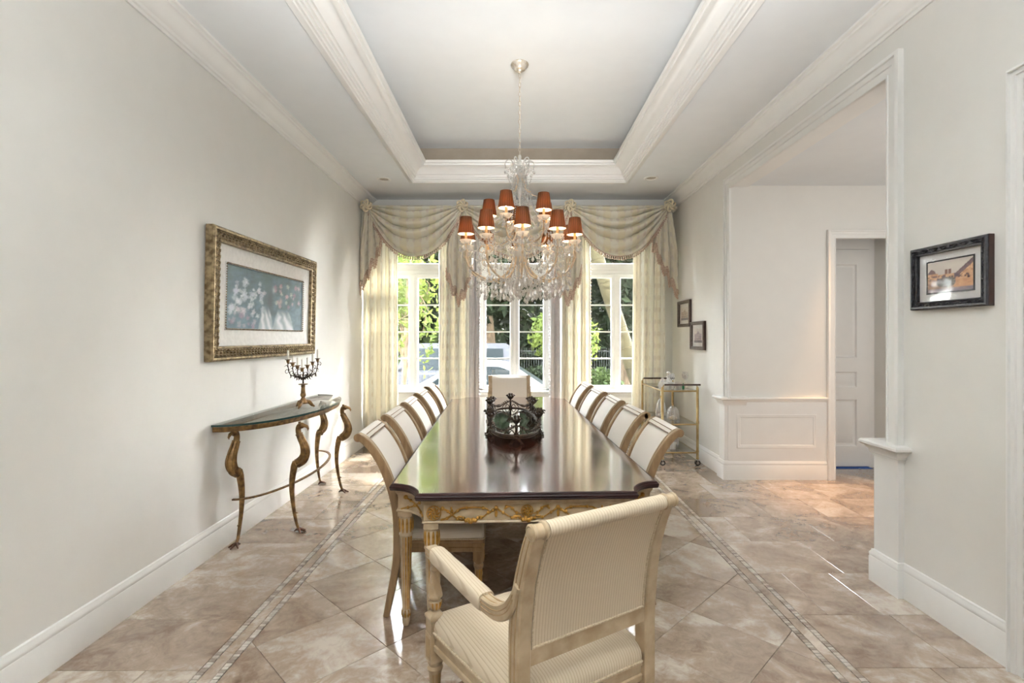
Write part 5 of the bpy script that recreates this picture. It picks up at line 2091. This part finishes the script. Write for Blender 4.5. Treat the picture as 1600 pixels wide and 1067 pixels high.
def jabot(label, xc, zt, fn_bottom, w, nf, amp):
    """pleated tail with a stepped lower edge; fn_bottom(u) is its length"""
    t = thing('jabot', label, 'curtain', (xc, YS - 0.055, zt), 0, 'pleated tails between the swags')

    def f(u, v):
        s = u - 0.5
        L = fn_bottom(u) + 0.030 * math.sin(2 * PI * nf * 1.5 * u + 1.0) + 0.012 * math.sin(31 * u)
        x = s * w * (0.50 + 0.50 * min(1.0, (v * L) / 0.55))
        y = amp * math.sin(2 * PI * nf * u + 0.8) * (0.25 + 0.75 * v) + 0.010 * math.sin(2 * PI * nf * 2 * u)
        return (x, y, -L * v)
    mb = MB().grid(f, 48, 20, uvs=lambda u, v: (u * w * 1.6, v))
    o = mb.build('drape', 'jabot_cloth', t, angle=80, recalc=False)
    sm = o.modifiers.new('thickness', 'SOLIDIFY')
    sm.thickness = 0.005
    edge = [f(i / 60, 1.0) for i in range(61)]
    band = [f(i / 60, 0.955) for i in range(61)]
    MB().tube([(x, y - 0.006, zz) for x, y, zz in band], 0.006, 5).build('edging_cord', 'cord_rose', t)
    fr = MB()
    fringe(fr, edge, 0.075, 0.030)
    fringe(fr, [(x, y - 0.016, zz + 0.05) for x, y, zz in edge], 0.065, 0.030)
    tag(fr.build('tassel_fringe', 'fringe_rose', t), kind='stuff')


jabot('pleated cream tail in corner by the console, longest at the wall', -1.95, 3.20, lambda u: 1.12 - 0.70 * u, 0.34, 3, 0.030)
jabot('pointed pleated tail left of the chandelier', -0.745, 3.20, lambda u: 0.78 + 0.42 * (1 - abs(u - 0.5) * 2) ** 0.8, 0.36, 3, 0.034)
jabot('pointed pleated tail right of the chandelier', 0.725, 3.20, lambda u: 0.78 + 0.42 * (1 - abs(u - 0.5) * 2) ** 0.8, 0.36, 3, 0.034)
jabot('pleated cream tail in corner by bar cart, longest at the wall', 2.03, 3.20, lambda u: 0.42 + 0.72 * u, 0.36, 3, 0.030)


def rosette_bow(label, x, zz):
    t = thing('rosette', label, 'rosette', (x, YS - 0.10, zz), 0, 'cloth rosettes on the pelmet')
    for k in range(6):
        a = 2 * PI * k / 6 + 0.4
        p = MB()
        c, s = math.cos(a), math.sin(a)
        pts = []
        for i in range(12):
            q = 2 * PI * i / 12
            d, hh = 0.038 * (1 + math.cos(q - PI)), 0.034 * math.sin(q)
            pts.append((c * d - s * 0.75 * hh, -0.026 + hh * 0.5, s * d + c * 0.75 * hh))
        p.tube(pts, 0.017, 8, closed=True, flat=(1.0, 0.6))
        p.build('petal', 'rosette_cloth', t, angle=70)
    MB().ball((0, -0.036, 0), (0.022, 0.016, 0.022), 10, 6).build('button', 'rosette_cloth', t)


for x, lb in zip(RXs, ('cream cloth rosette at the console end of pelmet', 'cream cloth rosette on pelmet just left of chandelier', 'cream cloth rosette on pelmet just right of chandelier', 'cream cloth rosette at the bar cart end of pelmet')):
    rosette_bow(lb, x, 3.262)

# ------------------------------------------------------------------ bar cart and glassware
bc = thing('bar_cart', 'brass bar cart with glass shelves and dark handles by right wall', 'bar cart', (1.935, 6.46, 0))
BX, BY = 0.205, 0.47
for sx in (-1, 1):
    for sy in (-1, 1):
        x, y = sx * BX, sy * BY
        p = MB()
        p.lathe([(0.017, 0.075), (0.019, 0.085), (0.015, 0.09), (0.015, 0.15), (0.018, 0.155), (0.018, 0.175), (0.015, 0.18), (0.015, 0.485), (0.018, 0.49), (0.018, 0.515), (0.015, 0.52), (0.015, 0.90), (0.012, 0.918), (0.0, 0.922)], 14, c=(x, y, 0))
        po = p.build('post', 'brass', bc)
        w = MB()
        w.tube([(x, y - 0.014, 0.032), (x, y + 0.014, 0.032)], 0.032, 18)
        w.build('caster', 'rubber', po)
        h = MB()
        h.tube([(x, y - 0.017, 0.032), (x, y + 0.017, 0.032)], 0.016, 12)
        h.tube([(x, y - 0.016, 0.032), (x, y - 0.016, 0.066), (x, y, 0.08)], 0.006, 6)
        h.build('caster_fork', 'chrome', po)
for zz in (0.150, 0.480, 0.870):
    f = MB()
    for sy in (-1, 1):
        f.tube([(-BX, sy * BY, zz), (BX, sy * BY, zz)], 0.0095, 10)
    for sx in (-1, 1):
        f.tube([(sx * BX, -BY, zz), (sx * BX, BY, zz)], 0.0075, 10)
    fo = f.build('shelf_rail', 'brass', bc)
    MB().box((-BX + 0.004, -BY + 0.004, zz + 0.006), (BX - 0.004, BY - 0.004, zz + 0.013)).build('glass_shelf', 'table_glass', fo, smooth=False)
for sy in (-1, 1):
    h = MB()
    h.tube([(-BX + 0.02, sy * (BY + 0.012), 0.945), (BX + 0.03, sy * (BY + 0.012), 0.945)], 0.0105, 10)
    ho_ = h.build('handle', 'black_bar', bc)
    h = MB()
    for sx in (-1, 1):
        h.tube([(sx * BX, sy * BY, 0.905), (sx * (BX - 0.015), sy * (BY + 0.012), 0.945)], 0.006, 7)
    h.build('handle_bracket', 'brass', ho_)

G1, G2, G3 = 0.883, 0.493, 0.163


def glass(name, prof, label, cat, loc, group, m='glassware', seg=20, extra=None, flute=0):
    t = thing(name, label, cat, loc, 0, group)
    if flute:
        MB().lathe(prof, 36, flute=12, depth=0.06).build('bowl', m, t, angle=50)
    else:
        MB().lathe(prof, seg).build('bowl', m, t, angle=50)
    for nm, pr, mm in (extra or ()):
        MB().lathe(pr, 14).build(nm, mm, t)
    return t


wine = [(0.0, 0.0), (0.034, 0.001), (0.032, 0.005), (0.006, 0.010), (0.0045, 0.075), (0.012, 0.085), (0.032, 0.105), (0.037, 0.135), (0.031, 0.170), (0.029, 0.170), (0.035, 0.135), (0.030, 0.107), (0.0, 0.090)]
tumb = [(0.0, 0.0), (0.030, 0.0), (0.036, 0.085), (0.034, 0.085), (0.028, 0.010), (0.0, 0.008)]
dec = [(0.0, 0.0), (0.050, 0.0), (0.056, 0.020), (0.052, 0.070), (0.020, 0.110), (0.016, 0.135), (0.024, 0.145), (0.012, 0.147), (0.0, 0.147)]
tg = 'glassware on top shelf of the bar cart'
SX, SY = 1.935, 6.46
glass('decanter', dec, 'faceted crystal decanter with ball stopper on bar cart top, tallest there', 'decanter', (SX - 0.055, SY - 0.20, G1), tg, 'crystal', extra=[('stopper', [(0.0, 0.147), (0.008, 0.15), (0.010, 0.158), (0.022, 0.170), (0.024, 0.182), (0.014, 0.196), (0.0, 0.200)], 'crystal')], flute=1)
glass('decanter', [(r * 0.9, z_ * 0.85) for r, z_ in dec], 'squat crystal decanter just left of the tallest one on bar cart', 'decanter', (SX - 0.115, SY - 0.16, G1), tg, 'crystal', flute=1)
glass('tumbler', tumb, 'clear tumbler at front left corner of bar cart top', 'glass', (SX - 0.155, SY - 0.36, G1), tg, 'crystal')
glass('tumbler', tumb, 'clear tumbler in front of the tall decanter on bar cart', 'glass', (SX - 0.07, SY - 0.36, G1), tg, 'crystal')
glass('tumbler', tumb, 'clear tumbler right of the tall decanter on bar cart', 'glass', (SX + 0.02, SY - 0.32, G1), tg, 'crystal')
glass('wine_glass', wine, 'stemmed glass standing beside tall decanter on bar cart top', 'glass', (SX + 0.005, SY - 0.14, G1), tg)
glass('wine_glass', [(r * 1.05, z_ * 1.18) for r, z_ in wine], 'tall stemmed glass nearest the wall on bar cart top', 'glass', (SX + 0.135, SY - 0.25, G1), tg)
glass('bottle_stopper', [(0.0, 0.0), (0.013, 0.0), (0.013, 0.045), (0.006, 0.055), (0.006, 0.068), (0.0, 0.070)], 'tiny green glass bottle on bar cart top', 'bottle', (SX + 0.085, SY - 0.33, G1), tg, 'green_glassy')


def cloche(label, loc, r, h, fill, group):
    t = thing('glass_cloche', label, 'cloche', loc, 0, group)
    MB().lathe([(r, 0.004), (r * 0.97, h * 0.45), (r * 0.82, h * 0.72), (r * 0.5, h * 0.92), (0.008, h), (0.008, h - 0.004), (r * 0.47, h * 0.90), (r * 0.79, h * 0.70), (r * 0.94, h * 0.45), (r - 0.003, 0.004)], 26, flute=13, depth=0.03).build('dome', 'glassware', t, angle=60)
    MB().lathe([(0.0, h - 0.002), (0.007, h), (0.006, h + 0.010), (0.012, h + 0.020), (0.010, h + 0.030), (0.0, h + 0.034)], 12).build('knob', 'brass', t)
    MB().lathe([(0.0, 0.0), (r + 0.008, 0.0), (r + 0.010, 0.004), (0.0, 0.006)], 24).build('plate', 'glassware', t)
    p = MB()
    for i in range(7):
        a = 2 * PI * i / 7
        p.ball((r * 0.5 * math.cos(a), r * 0.5 * math.sin(a), 0.022), 0.016, 7, 5)
    p.ball((0, 0, 0.040), 0.018, 7, 5)
    p.build('contents', fill, t)


mg = 'glass cloches on the middle shelf'
cloche('taller glass cloche with brass knob on middle shelf of bar cart', (SX - 0.085, SY + 0.02, G2), 0.066, 0.235, 'mat_board', mg)
cloche('shorter ribbed glass cloche with brass knob on middle shelf of bar cart', (SX - 0.005, SY - 0.22, G2), 0.078, 0.175, 'arm_gold', mg)
lg_ = 'glassware on lowest shelf of the bar cart'
glass('wine_glass', [(r * 1.1, z_ * 1.2) for r, z_ in wine], 'stemmed glass on lowest bar cart shelf, left of the bell', 'glass', (SX - 0.10, SY - 0.18, G3), lg_)
cloche('glass cloche with brass knob on lowest shelf of bar cart', (SX + 0.02, SY - 0.12, G3), 0.078, 0.20, 'rosette_cloth', lg_)
glass('tumbler', tumb, 'clear tumbler at front of the lowest bar cart shelf', 'glass', (SX - 0.04, SY - 0.33, G3), lg_, 'crystal')
# ------------------------------------------------------------------ the garden and driveway outside
GZ = -0.50
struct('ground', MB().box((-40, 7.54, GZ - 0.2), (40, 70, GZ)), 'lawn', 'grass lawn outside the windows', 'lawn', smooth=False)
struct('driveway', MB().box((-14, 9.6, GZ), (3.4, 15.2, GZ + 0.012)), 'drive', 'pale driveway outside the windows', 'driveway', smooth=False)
struct('road', MB().box((-40, 27, GZ), (40, 31, GZ + 0.012)), 'drive', 'road beyond the garden fence', 'road', smooth=False)


def leaf_cloud(name, m, parent, clumps, n, size, seed):
    """crown of folded leaves scattered through ellipsoid clumps"""
    rg = np.random.default_rng(seed)
    vol = np.array([c[3] * c[4] * c[5] for c in clumps])
    pick = rg.choice(len(clumps), n, p=vol / vol.sum())
    C = np.array(clumps)[pick]
    d = rg.normal(size=(n, 3))
    d /= np.linalg.norm(d, axis=1)[:, None]
    rad = rg.uniform(0.35, 1.0, n) ** 0.5
    P = C[:, :3] + d * rad[:, None] * C[:, 3:6]
    a = rg.normal(size=(n, 3))
    a /= np.linalg.norm(a, axis=1)[:, None]
    b = np.cross(a, rg.normal(size=(n, 3)))
    b /= np.linalg.norm(b, axis=1)[:, None]
    c = np.cross(a, b)
    s = size * rg.uniform(0.6, 1.3, n)[:, None]
    v0, v1 = P - a * s, P + a * s
    v2, v3 = P + b * s * 0.45 + c * s * 0.15, P - b * s * 0.45 + c * s * 0.15
    V = np.stack([v0, v2, v1, v3], 1).reshape(-1, 3)
    i = np.arange(n) * 4
    F = np.concatenate([np.stack([i, i + 1, i + 2], 1), np.stack([i, i + 2, i + 3], 1)])
    me = bpy.data.meshes.new(name)
    me.from_pydata(V.tolist(), [], F.tolist())
    me.materials.append(MATS[m])
    me.update()
    o = bpy.data.objects.new(name, me)
    COL.objects.link(o)
    o.parent = parent
    return tag(o, kind='stuff')


def tree(label, x, y, h, r, lean, m, n, seed, crown=(0.45, 1.0), leaf=0.13, tr=0.2, barkm='bark'):
    t = thing('tree', label, 'tree', (x, y, GZ), 0, 'garden trees outside the windows')
    rn = random.Random(seed)
    mb = MB()
    top = (lean[0], lean[1], h * 0.75)
    tp_ = spline([(0, 0, -0.05), (lean[0] * 0.3, lean[1] * 0.3, h * 0.25), (lean[0] * 0.7, lean[1] * 0.7, h * 0.5), top], 5)
    mb.tube(tp_, lerp_list([tr * 1.25, tr, tr * 0.8, tr * 0.4], len(tp_)), 10)
    cl = []
    nb = 9
    for k in range(nb):
        a = 2 * PI * k / nb + rn.uniform(-0.3, 0.3)
        q = tp_[int(len(tp_) * rn.uniform(0.35, 0.85))]
        rr = r * rn.uniform(0.5, 0.85)
        zz = h * rn.uniform(crown[0] + 0.08, crown[1] - 0.12)
        e = Vector((lean[0] + rr * math.cos(a), lean[1] + rr * math.sin(a), zz))
        bp_ = spline([tuple(q), tuple((q + e) / 2 + Vector((rn.uniform(-.3, .3), rn.uniform(-.3, .3), 0.25))), tuple(e)], 5)
        mb.tube(bp_, lerp_list([tr * 0.5, tr * 0.3, tr * 0.1], len(bp_)), 7)
        cl.append((e.x, e.y, e.z, r * 0.45, r * 0.45, h * (crown[1] - crown[0]) * 0.30))
    cl.append((lean[0], lean[1], h * (crown[0] + crown[1]) / 2, r * 0.6, r * 0.6, h * (crown[1] - crown[0]) * 0.4))
    mb.build('trunk', barkm, t)
    leaf_cloud('crown', m, t, cl, n, leaf, seed)


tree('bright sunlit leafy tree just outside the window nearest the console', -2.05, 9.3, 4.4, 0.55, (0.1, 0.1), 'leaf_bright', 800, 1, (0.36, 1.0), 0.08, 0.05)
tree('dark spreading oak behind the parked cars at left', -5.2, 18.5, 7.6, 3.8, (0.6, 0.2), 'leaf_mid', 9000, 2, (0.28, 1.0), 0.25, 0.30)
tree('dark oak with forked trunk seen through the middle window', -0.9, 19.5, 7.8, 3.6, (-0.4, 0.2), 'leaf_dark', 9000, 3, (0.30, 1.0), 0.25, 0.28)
tree('high-crowned tree added out of view to shade the parked cars', 1.62, 15.8, 9.0, 2.6, (0.1, 0.0), 'leaf_dark', 9000, 4, (0.55, 1.0), 0.16, 0.20)  # added for its shade on the cars, trunk and crown hidden from the camera
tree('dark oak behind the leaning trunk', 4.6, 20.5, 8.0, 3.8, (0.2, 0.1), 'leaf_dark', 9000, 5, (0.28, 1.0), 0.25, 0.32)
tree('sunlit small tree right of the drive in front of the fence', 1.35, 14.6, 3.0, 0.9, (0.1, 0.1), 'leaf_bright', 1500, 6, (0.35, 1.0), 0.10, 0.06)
tree('far left shade tree beyond the drive', -9.5, 22.0, 8.4, 4.0, (0.4, 0.0), 'leaf_dark', 8000, 8, (0.25, 1.0), 0.27, 0.3)
tree('far right shade tree beyond the fence', 9.2, 23.0, 8.4, 4.2, (-0.4, 0.0), 'leaf_dark', 8000, 9, (0.25, 1.0), 0.27, 0.3)

# leaning pale trunk that crosses the right-hand window
lt = thing('leaning_palm', 'pale leaning palm trunk crossing the window nearest the bar cart', 'palm tree', (2.72, 10.2, GZ))
tp_ = spline([(0.10, 0, -0.05), (-0.20, 0.0, 0.9), (-0.62, 0.05, 2.2), (-1.12, 0.1, 3.8), (-1.60, 0.15, 5.4)], 7)
mb = MB()
mb.tube(tp_, lerp_list([0.19, 0.155, 0.145, 0.14, 0.13], len(tp_)), 16)
for i in range(2, len(tp_) - 1, 2):
    tv = (tp_[i + 1] - tp_[i - 1]).normalized()
    q = tv.orthogonal().normalized()
    rr = lerp_list([0.19, 0.155, 0.145, 0.14, 0.13], len(tp_))[i]
    mb.tube([tp_[i] + (q * math.cos(a) + tv.cross(q) * math.sin(a)) * rr for a in [2 * PI * j / 14 for j in range(14)]], 0.008, 5, closed=True)
mb.build('trunk', 'pale_bark', lt)
for k in range(12):
    a = 2 * PI * k / 12
    e = tp_[-1]
    f = MB()
    rib = [e + Vector((math.cos(a) * q, math.sin(a) * q, 0.5 * q - 0.34 * q * q)) for q in (0, 0.4, 0.8, 1.2, 1.6, 1.9)]
    f.tube(rib, [0.02, 0.018, 0.015, 0.012, 0.008, 0.004], 5)
    for i in range(18):
        q = 0.2 + 1.65 * i / 18
        p0 = e + Vector((math.cos(a) * q, math.sin(a) * q, 0.5 * q - 0.34 * q * q))
        for s in (-1, 1):
            d = Vector((-math.sin(a) * s + 0.4 * math.cos(a), math.cos(a) * s + 0.4 * math.sin(a), -0.35)) * 0.42
            w = Vector((math.cos(a), math.sin(a), 0)) * 0.02
            f.add([p0 - w, p0 + w, p0 + d * 0.6 + w, p0 + d, p0 + d * 0.6 - w], [(0, 1, 2, 3, 4)])
    f.build('frond', 'leaf_mid', lt, recalc=False)


def bush(label, x, y, r, h, m, n, seed, group='garden shrubs'):
    t = thing('shrub', label, 'shrub', (x, y, GZ), 0, group)
    MB().tube([(0, 0, -0.03), (0.02, 0, h * 0.5)], [0.04, 0.02], 6).build('stem', 'bark', t)
    leaf_cloud('foliage', m, t, [(0, 0, h * 0.5, r, r, h * 0.5), (r * 0.5, 0.1, h * 0.42, r * 0.6, r * 0.6, h * 0.4), (-r * 0.5, 0, h * 0.42, r * 0.6, r * 0.6, h * 0.4)], n, 0.09, seed)


bush('rounded green shrub by the drive, right window', 2.55, 16.2, 0.85, 1.05, 'leaf_mid', 2200, 20)
bush('low dark shrub left of rounded one, right window', 1.0, 18.4, 0.8, 1.0, 'leaf_dark', 2000, 21)
bush('bushy shrub under the bright tree at left', -3.4, 16.6, 1.0, 1.3, 'leaf_mid', 2400, 22)
hg = thing('hedge', 'long tall dark hedge closing the view beyond the road', 'hedge', (0, 33, GZ))
leaf_cloud('foliage', 'leaf_dark', hg, [(-17.5 + 2.6 * i, 0.7 * (i % 2), zz, 1.8, 1.2, 1.7) for i in range(14) for zz in (1.4, 3.6, 5.6)], 80000, 0.46, 40)

fn = thing('iron_fence', 'dark iron railing fence along the far side of the garden', 'fence', (0, 25.4, GZ))
for k in range(7):
    x = -9 + 3.0 * k
    MB().box((x - 0.05, -0.05, 0), (x + 0.05, 0.05, 1.55)).build('fence_post', 'fence_iron', fn, smooth=False)
rl = MB()
for zz in (0.2, 1.3):
    rl.box((-9, -0.02, zz), (9, 0.02, zz + 0.04))
rl.build('fence_rail', 'fence_iron', fn, smooth=False)
pk = MB()
for k in range(150):
    x = -9 + 0.12 * k
    pk.box((x - 0.009, -0.009, 0.05), (x + 0.009, 0.009, 1.48))
tag(pk.build('picket', 'fence_iron', fn, smooth=False), kind='stuff')


def wheel(par, x, y, r):
    w = MB()
    w.tube([(x, y - 0.10, r), (x, y + 0.10, r)], r, 24)
    wo = w.build('wheel', 'tyre', par)
    h = MB()
    h.tube([(x, y - 0.112, r), (x, y + 0.112, r)], r * 0.62, 18)
    h.build('hubcap', 'chrome', wo)


def car(name, label, loc, paint, lower, cabin, width, cab_in, wins, wheels, wr, mirrors, stripe=None):
    """lower body and cabin are side outlines (x, z); glass panels are set into the cabin sides"""
    t = thing(name, label, 'car', loc)
    b = MB()
    mpx = lambda a, c, h: (a, h, c)
    h2 = width / 2
    b.layers(lower, [(0.06, -h2), (0.0, -h2 + 0.07), (0.0, h2 - 0.07), (0.06, h2)], M=Matrix(((1, 0, 0, 0), (0, 0, 1, 0), (0, 1, 0, 0), (0, 0, 0, 1))))
    b.build('body', paint, t, angle=40)
    c = MB()
    zb = min(q[1] for q in cabin)
    zt_ = max(q[1] for q in cabin)
    yy = lambda z_: h2 - 0.06 - cab_in * (z_ - zb) / (zt_ - zb)
    n = len(cabin)
    vs = [(x, -yy(z_), z_) for x, z_ in cabin] + [(x, yy(z_), z_) for x, z_ in cabin]
    c.add(vs, [tuple(range(n)), tuple(range(n, 2 * n))[::-1]] + [(i, (i + 1) % n, n + (i + 1) % n, n + i) for i in range(n)])
    c.build('cabin', stripe or paint, t, angle=40)
    for w in wins:
        for s in (-1, 1):
            g = MB()
            m_ = len(w)
            vs = [(x, s * (yy(z_) - 0.004), z_) for x, z_ in w] + [(x, s * (yy(z_) + 0.006), z_) for x, z_ in w]
            g.add(vs, [tuple(range(m_)), tuple(range(m_, 2 * m_))[::-1]] + [(i, (i + 1) % m_, m_ + (i + 1) % m_, m_ + i) for i in range(m_)])
            g.build('side_window', 'car_glass', t, smooth=False)
    # windscreen and rear screen
    for (xa, za), (xb, zb_) in ((cabin[0], cabin[1]), (cabin[-1], cabin[-2])):
        g = MB()
        d = 0.012 if xa > xb else -0.012
        q = lambda t_: (xa + (xb - xa) * t_, za + (zb_ - za) * t_)
        vs = []
        for t_ in (0.08, 0.92):
            x, z_ = q(t_)
            for s in (-1, 1):
                vs += [(x - d * 0.3, s * (yy(z_) - 0.10), z_), (x + d, s * (yy(z_) - 0.10), z_ + 0.006)]
        g.add(vs, [(1, 3, 7, 5), (0, 4, 6, 2), (0, 1, 5, 4), (2, 6, 7, 3), (0, 2, 3, 1), (4, 5, 7, 6)])
        g.build('windscreen', 'car_glass', t, smooth=False)
    for x in wheels:
        for s in (-1, 1):
            wheel(t, x, s * (h2 - 0.12), wr)
    for x, z_ in mirrors:
        for s in (-1, 1):
            MB().ball((x, s * (h2 + 0.06), z_), (0.09, 0.12, 0.075), 10, 6).build('mirror', 'car_white' if paint == 'car_white' else 'car_silver', t)
    return t


# white saloon nearer the house, pointing left
sl = [(-2.25, 0.28), (2.25, 0.28), (2.33, 0.55), (2.28, 0.86), (1.55, 0.95), (-0.85, 0.92), (-1.95, 0.80), (-2.28, 0.62)]
sc_ = [(-1.15, 0.90), (-0.28, 1.38), (0.05, 1.46), (0.75, 1.46), (1.10, 1.36), (1.75, 0.93)]
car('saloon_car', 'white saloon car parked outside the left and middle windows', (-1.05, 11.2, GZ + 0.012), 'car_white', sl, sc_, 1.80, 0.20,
    [[(-0.82, 0.95), (-0.18, 1.36), (0.18, 1.40), (0.18, 0.95)], [(0.25, 0.95), (0.25, 1.40), (0.74, 1.38), (1.02, 1.28), (1.32, 0.95)]], (-1.40, 1.40), 0.33, [(-0.72, 0.99)])
# boxy silver off-roader behind it
ul = [(-2.2, 0.45), (2.2, 0.45), (2.25, 0.80), (2.22, 1.10), (-0.9, 1.10), (-2.1, 1.05), (-2.22, 0.85)]
uc = [(-0.75, 1.08), (-0.45, 1.76), (-0.30, 1.82), (2.05, 1.82), (2.16, 1.76), (2.20, 1.08)]
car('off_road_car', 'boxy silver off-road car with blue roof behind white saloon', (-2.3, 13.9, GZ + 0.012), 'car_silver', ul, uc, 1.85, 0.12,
    [[(-0.48, 1.15), (-0.28, 1.70), (0.45, 1.70), (0.45, 1.15)], [(0.56, 1.15), (0.56, 1.70), (1.25, 1.70), (1.25, 1.15)], [(1.36, 1.15), (1.36, 1.70), (2.00, 1.70), (2.04, 1.15)]], (-1.45, 1.45), 0.40, [(-0.62, 1.20)])
